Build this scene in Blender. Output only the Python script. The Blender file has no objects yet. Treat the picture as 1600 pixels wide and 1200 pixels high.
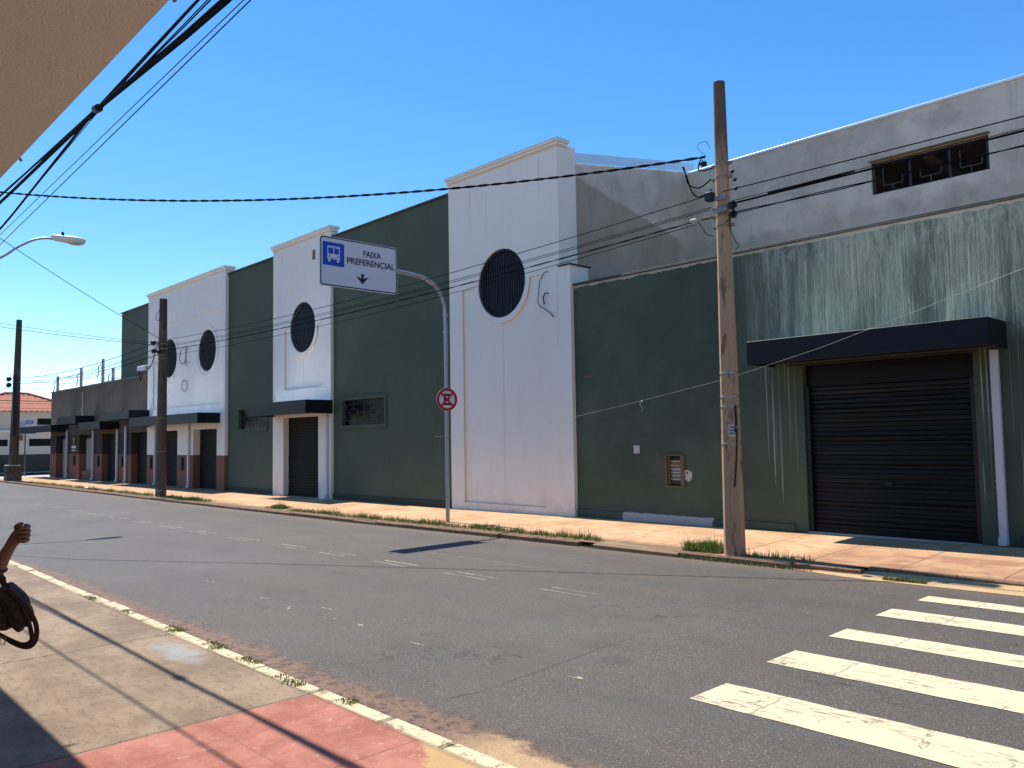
import bpy, math, random
from mathutils import Vector, Matrix
from mathutils.geometry import tessellate_polygon
random.seed(7)
S = bpy.context.scene
COL = S.collection
R = math.radians

# ------------------------------------------------------------------ camera
CAM_H = 1.7
yaw, pitch, roll = 0.81148, 0.065609, -0.016664
cy, sy = math.cos(yaw), math.sin(yaw)
fw = Vector((-sy*math.cos(pitch), cy*math.cos(pitch), math.sin(pitch)))
r0 = Vector((cy, sy, 0)); u0 = r0.cross(fw)
rr = math.cos(roll)*r0 + math.sin(roll)*u0
uu = -math.sin(roll)*r0 + math.cos(roll)*u0
cd = bpy.data.cameras.new('camera'); cam = bpy.data.objects.new('camera', cd); COL.objects.link(cam)
m = Matrix((rr, uu, -fw)).transposed().to_4x4(); m.translation = (0, 0, CAM_H)
cam.matrix_world = m
cd.sensor_width = 36; cd.lens = 36*1265.03/1600; cd.clip_end = 3000; cd.clip_start = 0.05
S.camera = cam

# ------------------------------------------------------------------ light
KX, KY = 0.478, -0.014            # how far a shadow runs per metre of height
sd = Vector((KX, KY, -1)).normalized()
elev = math.atan2(1, math.hypot(KX, KY))
w = bpy.data.worlds.new('World'); S.world = w; w.use_nodes = True
nt = w.node_tree; bg = nt.nodes['Background']
sky = nt.nodes.new('ShaderNodeTexSky'); sky.sky_type = 'NISHITA'; sky.sun_disc = False
sky.sun_elevation = elev; sky.sun_rotation = R(-90)
sky.air_density = 1.0; sky.dust_density = 0.2; sky.ozone_density = 3.0; sky.altitude = 600
hs = nt.nodes.new('ShaderNodeHueSaturation'); hs.inputs['Saturation'].default_value = 1.3; hs.inputs['Value'].default_value = 1.0
nt.links.new(sky.outputs[0], hs.inputs['Color']); nt.links.new(hs.outputs[0], bg.inputs[0]); bg.inputs[1].default_value = 0.13
sl = bpy.data.lights.new('sun', 'SUN'); sl.energy = 4.3; sl.angle = R(0.53); sl.color = (1, .95, .87)
so = bpy.data.objects.new('sun', sl); COL.objects.link(so)
so.rotation_mode = 'QUATERNION'; so.rotation_quaternion = sd.to_track_quat('-Z', 'Y'); so.location = (-10, 5, 30)
vs = S.view_settings; vs.view_transform = 'Standard'; vs.look = 'None'; vs.gamma = 1; vs.exposure = 0.72
vs.use_curve_mapping = False
S.cycles.blur_glossy = 0.0; S.cycles.caustics_reflective = True      # sunlight thrown up by the metal awning roofs

# ------------------------------------------------------------------ materials
class NB:
    def __init__(s, name):
        s.m = bpy.data.materials.new(name); s.m.use_nodes = True
        s.t = s.m.node_tree; s.b = s.t.nodes['Principled BSDF']; s._pos = None
    def n(s, ty, **k):
        o = s.t.nodes.new(ty)
        for a, b in k.items(): setattr(o, a, b)
        return o
    def put(s, sock, v):
        if hasattr(v, 'is_output') or isinstance(v, bpy.types.NodeSocket): s.t.links.new(v, sock)
        elif isinstance(v, (tuple, list)) and len(v) == 3 and len(sock.default_value) == 4: sock.default_value = (*v, 1)
        else: sock.default_value = v
    def pos(s):
        if not s._pos:
            g = s.n('ShaderNodeNewGeometry'); x = s.n('ShaderNodeSeparateXYZ'); s.t.links.new(g.outputs['Position'], x.inputs[0])
            s._pos = (g.outputs['Position'], x.outputs[0], x.outputs[1], x.outputs[2]); s.nrm = g.outputs['Normal']
        return s._pos
    def vec(s, sc, off=(0, 0, 0)):
        mp = s.n('ShaderNodeMapping'); s.put(mp.inputs[0], s.pos()[0])
        mp.inputs['Scale'].default_value = sc if isinstance(sc, tuple) else (sc,)*3; mp.inputs['Location'].default_value = off
        return mp.outputs[0]
    def noise(s, sc, det=4, ro=.6, off=(0, 0, 0), dist=0):
        o = s.n('ShaderNodeTexNoise'); s.put(o.inputs['Vector'], s.vec(sc, off)); o.inputs['Scale'].default_value = 1
        o.inputs['Detail'].default_value = det; o.inputs['Roughness'].default_value = ro; o.inputs['Distortion'].default_value = dist
        return o.outputs[0]
    def voro(s, sc, feat='F1', off=(0, 0, 0)):
        o = s.n('ShaderNodeTexVoronoi'); o.feature = feat; s.put(o.inputs['Vector'], s.vec(sc, off)); o.inputs['Scale'].default_value = 1
        return o.outputs['Distance']
    def mr(s, v, a, b, c=0., d=1.):
        o = s.n('ShaderNodeMapRange'); o.interpolation_type = 'SMOOTHSTEP'
        for i, x in enumerate((v, a, b, c, d)): s.put(o.inputs[i], x)
        return o.outputs[0]
    def ma(s, op, a, b=0.):
        o = s.n('ShaderNodeMath'); o.operation = op; s.put(o.inputs[0], a); s.put(o.inputs[1], b); return o.outputs[0]
    def mix(s, a, b, f):
        o = s.n('ShaderNodeMix'); o.data_type = 'RGBA'; s.put(o.inputs[0], f); s.put(o.inputs[6], a); s.put(o.inputs[7], b); return o.outputs[2]
    def mul(s, *a):
        r = a[0]
        for x in a[1:]: r = s.ma('MULTIPLY', r, x)
        return r
    def bump(s, h, dist=.01, st=1.):
        o = s.n('ShaderNodeBump'); s.put(o.inputs['Height'], h); o.inputs['Distance'].default_value = dist; o.inputs['Strength'].default_value = st
        s.put(s.b.inputs['Normal'], o.outputs[0])
    def set(s, col=None, ro=.8, me=0., sp=.3):
        if col is not None: s.put(s.b.inputs['Base Color'], col)
        s.put(s.b.inputs['Roughness'], ro); s.put(s.b.inputs['Metallic'], me); s.b.inputs['Specular IOR Level'].default_value = sp
        return s.m
def shade(c, k): return tuple(min(1, x*k) for x in c)

def wall_mat(name, c, var=.12, grime=(.25, .22, .18), g=.12, bumpy=.004, ro=.85, base_dirt=.25, streak=.1):
    k = NB(name); p, x, y, z = k.pos()
    col = k.mix(shade(c, 1-var), shade(c, 1+var), k.noise(.7, 5))
    col = k.mix(col, shade(c, 1-var*1.2), k.mr(k.noise((5, 5, 1.2), 4), .5, .75, 0, .5))
    s_ = k.mr(k.noise((9, 9, .35), 3), .55, .8, 0, streak)
    col = k.mix(col, grime, s_)
    low = k.mul(k.mr(z, .9, -.1, 0, base_dirt), k.mr(k.noise(3, 4), .3, .7))
    col = k.mix(col, grime, low)
    col = k.mix(col, grime, k.mr(k.noise(1.7, 6, .7, (4, 2, 9)), .55, .85, 0, g))
    k.bump(k.ma('ADD', k.noise(60, 3), k.ma('MULTIPLY', k.noise(2.2, 3), 3.)), bumpy)
    return k.set(col, ro)

M = {}
WHITE = (.76, .71, .635)
M['white'] = wall_mat('white_paint', WHITE, .06, (.42, .36, .29), .16, .003, streak=.14, base_dirt=.4)
def add_runs(mat, runs, col, amt):
    k = NB.__new__(NB); k.m = mat; k.t = mat.node_tree; k.b = k.t.nodes['Principled BSDF']; k._pos = None
    p, x, y, z = k.pos(); src = k.b.inputs['Base Color'].links[0].from_socket; tot = None
    for x0, w_, zt, zb in runs:
        d = k.ma('ABSOLUTE', k.ma('SUBTRACT', k.ma('ADD', x, k.ma('MULTIPLY', k.noise((1, 1, 1.5), 2), .05)), x0+.025))
        f = k.mul(k.mr(d, w_, w_*.3), k.mr(z, zt, zt-.05), k.mr(z, zb, zb+.8), k.mr(k.noise((4, 4, 2), 3), .3, .6, .4, 1))
        tot = f if tot is None else k.ma('MAXIMUM', tot, f)
    k.put(k.b.inputs['Base Color'], k.mix(src, col, k.ma('MULTIPLY', tot, amt)))
add_runs(M['white'], [(-13.81, .045, 4.36, .4), (-23.07, .03, 4.35, 2.9), (-30.28, .03, 4.25, 3.0), (-14.9, .03, 8.0, 6.6), (-12.5, .05, 8.0, 6.9), (-12.0, .03, 5.3, 3.4), (-24.4, .04, 8.0, 6.8), (-33.0, .05, 8.0, 6.9), (-29.4, .04, 8.0, 7.0)], (.46, .42, .36), .38)
M['cream'] = wall_mat('cream_bounce_trim', (.72, .55, .36), .06, (.42, .36, .28), .1, .003)  # cream edges and beads; warm bounce light is put into this colour
M['green'] = wall_mat('green_paint', (.066, .090, .060), .2, (.095, .09, .07), .35, .005, streak=.22, base_dirt=.5)
M['greentrim'] = wall_mat('green_base', (.040, .045, .031), .15, (.07, .065, .055), .25, .004)
M['brownwall'] = wall_mat('taupe_paint', (.080, .056, .038), .16, (.16, .13, .10), .3, .004, streak=.4)
M['darkpier'] = wall_mat('dark_pier_paint', (.035, .028, .024), .12, (.06, .05, .045), .2, .003)
M['red'] = wall_mat('brick_red_paint', (.20, .085, .055), .16, (.10, .06, .05), .35, .003)
M['soffit'] = wall_mat('soffit_render', (.86, .77, .66), .05, (.60, .50, .40), .25, .014)
M['house'] = wall_mat('house_paint', (.62, .52, .42), .06, (.3, .26, .22), .15, .004)
M['housebase'] = wall_mat('house_base', (.055, .055, .045), .3, (.03, .03, .025), .4, .02)

# concrete render of the upper storey
k = NB('grey_render'); p, x, y, z = k.pos()
c = k.mix((.47, .395, .31), (.64, .55, .445), k.mr(k.noise(.7, 7, .66), .34, .66))
c = k.mix(c, (.40, .33, .255), k.mr(k.noise((1.3, 1.3, .9), 7, .7, (3, 7, 1)), .52, .66, 0, .6))
c = k.mix(c, (.62, .55, .46), k.mr(k.noise(1.1, 5, .6, (9, 1, 4)), .58, .75, 0, .6))
c = k.mix(c, (.28, .225, .17), k.mr(k.noise((7, 7, .8), 4, .6), .58, .78, 0, .3))
wet = k.mr(k.ma('ADD', z, k.ma('MULTIPLY', k.noise(1.4, 5), 1.1)), 7.35, 7.0, 0, .34)   # dried damp line low on the wall
wet = k.mul(wet, k.mr(y, 17.0, 17.5))
c = k.mix(c, (.27, .225, .175), wet)
# darker brown tone below a slanting line on the flank wall
dl = k.ma('ADD', z, k.ma('MULTIPLY', k.ma('SUBTRACT', y, 13.0), .205))
dl = k.ma('ADD', dl, k.ma('MULTIPLY', k.noise(2.5, 3), .1))
dk = k.mul(k.mr(dl, 7.78, 7.68, 0, .6), k.mr(x, -11.4, -11.5), k.mr(y, 17.6, 17.3))
c = k.mix(c, (.27, .20, .135), dk)
k.bump(k.ma('ADD', k.noise(30, 4), k.ma('MULTIPLY', k.noise(3, 4), 4.)), .008)
M['render'] = k.set(c, .9)

# streaked green wall of the garage building
k = NB('streaked_green_wall'); p, x, y, z = k.pos()
gb = k.mix((.052, .072, .048), (.074, .100, .067), k.mr(k.noise(.8, 6, .65), .35, .65))
gb = k.mix(gb, (.075, .085, .065), k.mul(k.mr(z, 1.4, .2, 0, .5), k.noise(2, 4)))
zone = k.mul(k.mr(k.ma('ADD', x, k.ma('MULTIPLY', k.noise((6, 2, .25), 4, .7), 1.1)), -7.1, -6.4), k.mr(z, 4.95, 4.75, .8, 1.))
fall = k.mr(z, .3, 4.9, .15, 1.)
below = k.mul(k.mr(z, 2.9, 3.2, .0, 1.), 1.)
ln = k.noise((11, 1, .04), 4, .75, (3, 0, 0))
a0 = k.ma('SUBTRACT', 4.5, k.ma('MULTIPLY', k.mr(ln, .28, .60), 4.2))
reach = k.mr(z, a0, k.ma('ADD', a0, 1.3), .10, 1.)
st1 = k.mr(k.noise((52, 1, .5), 5, .72, (0, 0, 0), .8), .50, .60, 0, .85)
st2 = k.mr(k.noise((125, 1, 2.2), 4, .7, (5, 0, 3), 1.2), .50, .60, 0, .7)
grain = k.mr(k.noise((150, 1, 42), 3, .7, (2, 0, 1)), .38, .62, .35, 1.)
st3 = k.mr(k.noise((2.3, 1, .35), 5, .7, (2, 0, 8)), .34, .62, .12, 1.)
body = k.mul(k.mr(z, 2.6, 3.5, .0, .50), zone, st3)
gb2 = k.mix(gb, (.27, .32, .205), body)  # pale wash above the awning, part of it reflected glow put into the colour
str_ = k.mul(k.ma('MAXIMUM', st1, st2), zone, reach, below, grain, k.mr(st3, .1, .8, .35, 1.))
gb3 = k.mix(gb2, (.62, .66, .53), k.ma('MULTIPLY', str_, .85))
wash = k.mul(k.mr(k.ma('ADD', z, k.ma('MULTIPLY', k.noise((5, 1, 1), 4), .5)), 4.4, 5.2, 0, .55), zone, k.mr(k.noise((7, 1, 3), 5, .75, (8, 0, 0)), .42, .6))
gb3 = k.mix(gb3, (.55, .55, .48), k.mul(wash, grain))
# sparse thin runs
st4 = k.mul(k.mr(k.noise((24, 1, .22), 3, .5, (1, 0, 1), .2), .60, .68, 0, .8), k.mr(x, -7.4, -7.1), k.mr(z, .3, .9), k.mr(k.noise((3, 1, .3), 3), .4, .55, .3, 1))
gb3 = k.mix(gb3, (.40, .42, .37), k.mul(st4, k.mr(z, 3.2, 2.7)))
faint = k.mul(k.mr(k.noise((40, 1, .5), 2, .5, (7, 0, 1)), .62, .8, 0, .35), k.mr(x, -8.7, -7.2), k.mr(z, 3.4, 4.9))
gb3 = k.mix(gb3, (.28, .34, .31), faint)
# ragged unpainted strip under the coping
edge = k.ma('ADD', z, k.ma('MULTIPLY', k.noise((3, 1, 6), 5, .7), .16))
gb3 = k.mix(gb3, (.50, .44, .37), k.mr(edge, 4.955, 4.965, 0, .95))
# a light scuffed strip at the foot
ft = k.mul(k.mr(k.ma('ADD', z, k.ma('MULTIPLY', k.noise(9, 3), .05)), .20, .185), k.mr(k.ma('ADD', x, k.ma('MULTIPLY', k.noise(6, 3), .3)), -10.25, -10.2), k.mr(k.ma('ADD', x, k.ma('MULTIPLY', k.noise(6, 3), .3)), -8.1, -8.15))
gb3 = k.mix(gb3, (.42, .41, .40), ft)
k.bump(k.ma('ADD', k.noise(70, 3), k.ma('MULTIPLY', k.noise(2.2, 3), 3.)), .004)
M['annex'] = k.set(gb3, .8)

def simple(name, c, ro=.6, me=0., var=.1, sc=3, sp=.4, bump=0., bs=30):
    k = NB(name); col = k.mix(shade(c, 1-var), shade(c, 1+var), k.noise(sc, 4))
    if bump: k.bump(k.noise(bs, 3), bump)
    return k.set(col, ro, me, sp)
M['awning'] = simple('black_sheet', (.0075, .0075, .011), .5, 0, .15, 2, .22)
k = NB('roof_sheet'); k.bump(k.noise((3.2, 1.0, 1), 3, .5, (0, 0, 0), .3), .12); M['sheet'] = k.set(k.mix((.70, .70, .72), (.82, .82, .84), k.noise(3)), .33, .95, .5)
M['flash'] = simple('white_flashing', (.72, .73, .75), .35, .5, .05)
M['darkflash'] = simple('dark_flashing', (.035, .033, .032), .6, 0, .3, 6)
k = NB('shutter_steel'); col = k.mix((.010, .009, .009), (.019, .017, .017), k.noise((.6, 1, 8), 4)); col = k.mix(col, (.22, .19, .16), k.mr(k.noise((6, 1, 22), 5, .7), .69, .75, 0, .5)); M['shutter'] = k.set(col, .6, .0, .08)
k = NB('garage_shutter_steel'); col = k.mix((.002, .002, .003), (.007, .0065, .0075), k.mr(k.noise((.5, 1, 14), 5, .75), .35, .7))
col = k.mix(col, (.035, .04, .05), k.mul(k.mr(k.ma('ABSOLUTE', k.ma('SUBTRACT', k.pos()[3], 2.28)), .12, .06), k.mr(k.noise((.4, 1, 16), 3), .5, .6, 0, .6))); col = k.mix(col, (.035, .025, .02), k.mul(k.mr(k.noise((1.5, 1, 30), 5, .75), .6, .78, 0, .4), k.mr(k.pos()[3], 2.2, .2))); M['gshutter'] = k.set(col, .45, 0, .25)  # browner towards the bottom: reflection of the ground painted into the colour
M['pipe'] = simple('painted_pipe', (.50, .51, .56), .35, 0, .08, 4)
M['glassdark'] = simple('dark_glass', (.004, .004, .006), .3, 0, .2, 2, .12)
M['bars'] = simple('grille_steel', (.018, .019, .023), .5, .1)
M['lightbars'] = simple('grey_grille_steel', (.055, .052, .048), .6, .0)
M['black'] = simple('black_plastic', (.012, .012, .013), .55)
M['cable'] = simple('cable_rubber', (.007, .007, .008), .9, 0, .2, 3, .05)
M['galv'] = simple('galvanised_steel', (.36, .37, .38), .42, .7, .25, 9)
M['metal'] = simple('hardware_steel', (.26, .19, .13), .7, .1, .3, 20)
M['porcelain'] = simple('porcelain', (.45, .42, .38), .3)
M['rust'] = simple('rusty_steel', (.17, .11, .06), .75, .1, .4, 25)
M['signwhite'] = simple('sign_white', (.62, .60, .62), .4, 0, .03, 2)
M['signback'] = simple('sign_back', (.22, .21, .20), .6, .1)
M['signblack'] = simple('sign_black', (.012, .012, .014), .5)
M['signblue'] = simple('sign_blue', (.004, .045, .40), .4, 0, .04)
M['signred'] = simple('sign_red', (.42, .006, .018), .45, 0, .08)
M['lampbody'] = simple('lamp_body', (.62, .61, .58), .5)
M['lampglass'] = simple('lamp_glass', (.45, .43, .40), .25)
M['glassbright'] = simple('display_white', (.65, .64, .62), .5)
M['curtain'] = simple('curtain_cloth', (.42, .40, .38), .9, 0, .2, 14)
M['gold'] = simple('gold_trim', (.65, .42, .12), .3, .8)
M['wood'] = simple('shop_interior', (.05, .03, .02), .6)
M['paper'] = simple('paper', (.60, .58, .56), .8)
M['patch'] = wall_mat('wall_patch', (.50, .47, .44), .1)
M['skin'] = simple('skin', (.21, .095, .062), .5, 0, .1, 20, .4)
M['hair'] = simple('hair', (.015, .01, .008), .5)
M['shirt'] = simple('shirt_cloth', (.06, .035, .03), .9, 0, .2, 12)
M['trousers'] = simple('trouser_cloth', (.02, .02, .028), .9)
k = NB('bag_leather'); col = k.mix((.035, .015, .011), (.075, .032, .022), k.noise(14, 4)); k.bump(k.ma('ADD', k.noise((16, 16, 5), 3, .5, (0, 0, 0), .8), k.noise(120, 2)), .012); M['leather'] = k.set(col, .5, 0, .4)
k = NB('roof_tiles'); col = k.mix((.22, .07, .04), (.42, .17, .10), k.noise(2.6, 5)); col = k.mix(col, (.04, .025, .02), k.mr(k.noise(6, 4), .6, .75, 0, .7)); M['tiles'] = k.set(col, .85)
k = NB('weeds'); p = k.pos()
col = k.mix((.09, .17, .025), (.27, .31, .06), k.noise(9, 3)); col = k.mix(col, (.34, .27, .12), k.mr(k.noise(34, 2, .5, (5, 5, 5)), .6, .68, 0, .8)); M['weed'] = k.set(col, .7); k.b.inputs['Transmission Weight'].default_value = 0
k = NB('dry_stalks'); M['dry'] = k.set(k.mix((.30, .22, .10), (.45, .36, .18), k.noise(20)), .8)

# asphalt
k = NB('asphalt'); p, x, y, z = k.pos()
a = k.mix((.064, .056, .049), (.092, .081, .070), k.mr(k.noise((.35, .6, 1), 5, .6), .3, .7))
a = k.mix(a, (.088, .066, .050), k.mul(k.mr(k.noise((.5, .9, 1), 5, .65, (4, 9, 0)), .36, .60, 0, .9), k.mr(x, -14, -6, .2, 1.)))
a = k.mix(a, (.054, .047, .042), k.mul(k.mr(k.noise((.8, 2.4, 1), 5, .65, (1, 5, 0)), .50, .66, 0, .45), k.mr(x, -9, -6, .3, 1.)))
a = k.mix(a, (.040, .036, .033), k.mr(k.noise(70, 3, .6), .5, .64, 0, .8))
a = k.mix(a, (.34, .32, .30), k.mr(k.noise(95, 2, .6, (3, 1, 0)), .60, .70, 0, .8))
a = k.mix(a, (.42, .41, .40), k.mr(k.voro((30, 30, 1)), .09, .03, 0, .6))
def seg(xa, ya, xb, yb, wd, amp):
    dx, dy = xb-xa, yb-ya; L = math.hypot(dx, dy)
    al = k.ma('ADD', k.ma('MULTIPLY', k.ma('SUBTRACT', x, xa), dx/L), k.ma('MULTIPLY', k.ma('SUBTRACT', y, ya), dy/L))
    ac = k.ma('ADD', k.ma('MULTIPLY', k.ma('SUBTRACT', x, xa), -dy/L), k.ma('MULTIPLY', k.ma('SUBTRACT', y, ya), dx/L))
    ac = k.ma('ABSOLUTE', k.ma('ADD', ac, k.ma('MULTIPLY', k.ma('SUBTRACT', k.noise(3.5, 5, .7, (xa, 0, 0)), .5), amp)))
    return k.mul(k.mr(ac, wd, wd*.3), k.mr(al, -.1, .05), k.mr(al, L+.1, L-.05))
a = k.mix(a, (.030, .026, .023), k.ma('MULTIPLY', seg(-4.36, 3.5, -4.55, 5.4, .014, .12), .8))
a = k.mix(a, (.035, .031, .028), k.ma('MULTIPLY', seg(-4.55, 5.4, -4.9, 9.8, .010, .25), .45))
for ox, oy, sx, sy in ((-4.2, 5.08, .17, .13), (-9.0, 4.75, 1.1, .25), (-9.8, 6.0, .16, .10)):
    dd = k.ma('ADD', k.ma('POWER', k.ma('DIVIDE', k.ma('SUBTRACT', x, ox), sx), 2.), k.ma('POWER', k.ma('DIVIDE', k.ma('SUBTRACT', y, oy), sy), 2.))
    dd = k.ma('ADD', dd, k.ma('MULTIPLY', k.noise(6, 4, .7), .9))
    a = k.mix(a, (.045, .038, .034), k.mr(dd, 1.8, .9, 0, .45 if sx < .5 else .2))
for yt, am in ((4.4, .28), (5.95, .25), (8.2, .28), (9.3, .2)):       # paths polished by tyres
    a = k.mix(a, (.055, .050, .046), k.mul(k.mr(k.ma('ABSOLUTE', k.ma('SUBTRACT', k.ma('ADD', y, k.ma('MULTIPLY', k.noise((.3, .6, 1), 3), .5)), yt+.25)), .5, .05, 0, am), k.mr(k.noise((.25, .8, 1), 4, .6, (yt, 0, 0)), .35, .6)))
# cracks
cr = k.ma('ABSOLUTE', k.ma('SUBTRACT', k.noise((.55, .8, 1), 6, .6, (8, 3, 0)), .5))
a = k.mix(a, (.022, .020, .018), k.mul(k.mr(cr, .006, .002, 0, .7), k.mr(k.noise(.4, 2, .5, (2, 2, 0)), .52, .6)))
# faded line
fl = k.mul(k.mr(k.ma('ABSOLUTE', k.ma('SUBTRACT', y, 8.05)), .05, .03), k.mr(k.noise(12, 3), .4, .7), k.mr(x, -12.5, -11.5), k.mr(x, -7.4, -8.4))
a = k.mix(a, (.26, .22, .17), k.ma('MULTIPLY', fl, .45))
# red dirt along both gutters
yn = k.ma('ADD', y, k.ma('MULTIPLY', k.noise(2.6, 5, .7, (3, 3, 0)), .5))
drt = k.mr(yn, 3.62, 3.42, 0, .88)
dc = k.mix((.10, .055, .034), (.27, .155, .095), k.noise(7, 5, .7)); dc = k.mix(dc, (.05, .03, .022), k.mr(k.noise(16, 4, .7), .48, .60, 0, .9))
a = k.mix(a, dc, drt)
a = k.mix(a, (.13, .09, .06), k.mr(k.ma('ADD', y, k.ma('MULTIPLY', k.noise(3, 4), .5)), 9.7, 10.3, 0, .75))
a = k.mix(a, (.45, .30, .16), k.mul(k.mr(yn, 3.50, 3.38, 0, .8), k.mr(x, -3.9, -3.3)))
k.bump(k.ma('ADD', k.ma('ADD', k.noise(70, 3, .6), k.ma('MULTIPLY', drt, k.ma('MULTIPLY', k.noise(11, 4), 5.))), k.ma('MULTIPLY', k.noise(2.5, 3), 2.)), .007)
M['asphalt'] = k.set(a, .70, 0, .42)

def paint(name, c, wear=.55, sc=14):
    k = NB(name)
    f = k.mul(k.mr(k.noise((sc*.6, sc*2.6, 1), 6, .8, (0, 0, 0), .6), wear-.03, wear+.03), k.mr(k.noise((1.6, 3.5, 1), 4, .6, (7, 3, 0)), .46, .60, .08, 1.))
    j = k.mr(k.ma('ABSOLUTE', k.ma('SUBTRACT', k.ma('ADD', k.pos()[1], k.ma('MULTIPLY', k.noise((3, 9, 1), 3), .08)), -2.74)), .012, .004, 0, .7)
    f = k.ma('MAXIMUM', f, j)
    f2 = k.mr(k.ma('ABSOLUTE', k.ma('SUBTRACT', k.noise((2.2, 1.4, 1), 5, .6, (6, 1, 0)), .5)), .010, .004, 0, .8)
    col = k.mix(shade(c, .86), c, k.noise((3, 7, 1), 4)); col = k.mix(col, (.10, .09, .08), k.ma('MAXIMUM', k.mul(f, .75), k.mul(f2, k.mr(k.noise(3, 2), .5, .6))))
    k.bump(k.noise(90, 3), .004)
    return k.set(col, .7)
M['stripe'] = paint('crossing_paint', (.62, .53, .35), .55, 9)
M['dash'] = paint('lane_paint', (.42, .37, .26), .50, 22)

# far pavement
k = NB('far_pavement'); p, x, y, z = k.pos()
a = k.mix((.44, .255, .13), (.58, .37, .21), k.mr(k.noise(.9, 5), .3, .7))
a = k.mix(a, (.26, .11, .07), k.mul(k.mr(k.noise(1.6, 5, .6, (3, 1, 2)), .38, .62, .2, .75), k.mr(x, -5.6, -5.0), k.mr(y, 11.9, 11.5)))
a = k.mix(a, (.22, .13, .075), k.mr(k.noise((3, 6, 1), 6, .75), .50, .68, 0, .6))
a = k.mix(a, (.10, .065, .04), k.mr(k.noise((22, 40, 1), 3, .6), .62, .70, 0, .6))
a = k.mix(a, (.50, .38, .25), k.mr(k.noise(4, 5, .7, (9, 9, 9)), .6, .8, 0, .6))
fx = k.ma('ABSOLUTE', k.ma('SUBTRACT', k.ma('FRACT', k.ma('DIVIDE', k.ma('ADD', x, k.ma('MULTIPLY', k.noise(1.5, 3), .06)), 1.16)), .5))
a = k.mix(a, (.12, .075, .05), k.mr(fx, .014, .005, 0, .75))
fy = k.ma('ABSOLUTE', k.ma('SUBTRACT', k.ma('FRACT', k.ma('DIVIDE', k.ma('ADD', y, k.ma('MULTIPLY', k.noise(1.5, 3), .06)), 1.25)), .5))
a = k.mix(a, (.14, .09, .06), k.mr(fy, .012, .004, 0, .6))
a = k.mix(a, (.16, .10, .06), k.mul(k.mr(k.ma('ADD', y, k.ma('MULTIPLY', k.noise(4, 4), .4)), 10.85, 10.6, 0, .85), k.mr(x, -6.4, -6.9)))
k.bump(k.ma('ADD', k.noise(45, 4), k.ma('MULTIPLY', k.noise(4, 3), 2.)), .008)
M['farpave'] = k.set(a, .85)

# near pavement: grey-tan slab, red painted part, orange corner
k = NB('near_pavement'); p, x, y, z = k.pos()
a = k.mix((.195, .135, .088), (.30, .222, .152), k.mr(k.noise((1.2, 1.6, 1), 6, .65), .35, .65))
a = k.mix(a, (.13, .095, .062), k.mr(k.noise((9, 20, 1), 5, .7), .48, .68, 0, .6))
a = k.mix(a, (.30, .25, .18), k.mr(k.noise(5, 5, .7, (3, 3, 3)), .6, .8, 0, .45))
a = k.mix(a, (.07, .05, .035), k.mr(k.noise((30, 60, 1), 3, .6, (1, 8, 0)), .60, .70, 0, .7))
dist = k.ma('ADD', k.ma('POWER', k.ma('SUBTRACT', x, -6.75), 2.), k.ma('MULTIPLY', k.ma('POWER', k.ma('SUBTRACT', y, 2.62), 2.), 8.))
a = k.mix(a, (.30, .33, .36), k.mul(k.mr(k.ma('ADD', dist, k.ma('MULTIPLY', k.noise(7, 5), .5)), .52, .25, 0, .55)))
rx = k.ma('ADD', x, k.ma('MULTIPLY', k.ma('SUBTRACT', k.noise(6, 5, .7), .5), .16))
red = k.mr(rx, -5.0, -4.97)
rc = k.mix((.29, .105, .072), (.42, .175, .125), k.mr(k.noise(2.5, 6, .7), .35, .65)); rc = k.mix(rc, (.52, .34, .26), k.mr(k.noise((14, 11, 1), 7, .85, (0, 0, 0), .8), .55, .66, 0, .7)); rc = k.mix(rc, (.17, .06, .04), k.mr(k.noise(9, 4, .7, (4, 4, 1)), .6, .8, 0, .6))
a = k.mix(a, rc, red)
od = k.ma('ADD', k.ma('ADD', k.ma('MULTIPLY', x, .75), y), k.ma('MULTIPLY', k.ma('SUBTRACT', k.noise(5, 5, .7), .5), .35))
oc = k.mix((.38, .23, .10), (.52, .36, .18), k.noise(3, 5)); oc = k.mix(oc, (.22, .15, .09), k.mr(k.noise(7, 5, .7), .56, .7, 0, .6))
a = k.mix(a, oc, k.mr(od, -.02, .04))
def crack(pos0, axis, amp=.12, wd=.010, sc=2.5):
    v = k.ma('ADD', k.ma('SUBTRACT', axis, pos0), k.ma('MULTIPLY', k.ma('SUBTRACT', k.noise(sc, 6, .65, (pos0, 2, 0)), .5), amp))
    return k.mr(k.ma('ABSOLUTE', v), wd, wd*.35, 0, .85)
for x0, am, wd in ((-10.1, .1, .010), (-7.45, .22, .014), (-5.0, .06, .009)):
    a = k.mix(a, (.035, .028, .022), crack(x0, x, am, wd))
for x0 in (-3.8, -2.6):
    a = k.mix(a, (.10, .045, .03), k.mul(crack(x0, x, .05, .007), .8))
for y0 in (2.1, 1.1):
    a = k.mix(a, (.22, .09, .06), k.mul(crack(y0, y, .05, .007), k.mr(x, -5., -4.9), .8))
k.bump(k.ma('ADD', k.noise((50, 90, 1), 4, .6), k.ma('MULTIPLY', k.noise(5, 3), 2.)), .008)
M['nearpave'] = k.set(a, .85)

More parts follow.
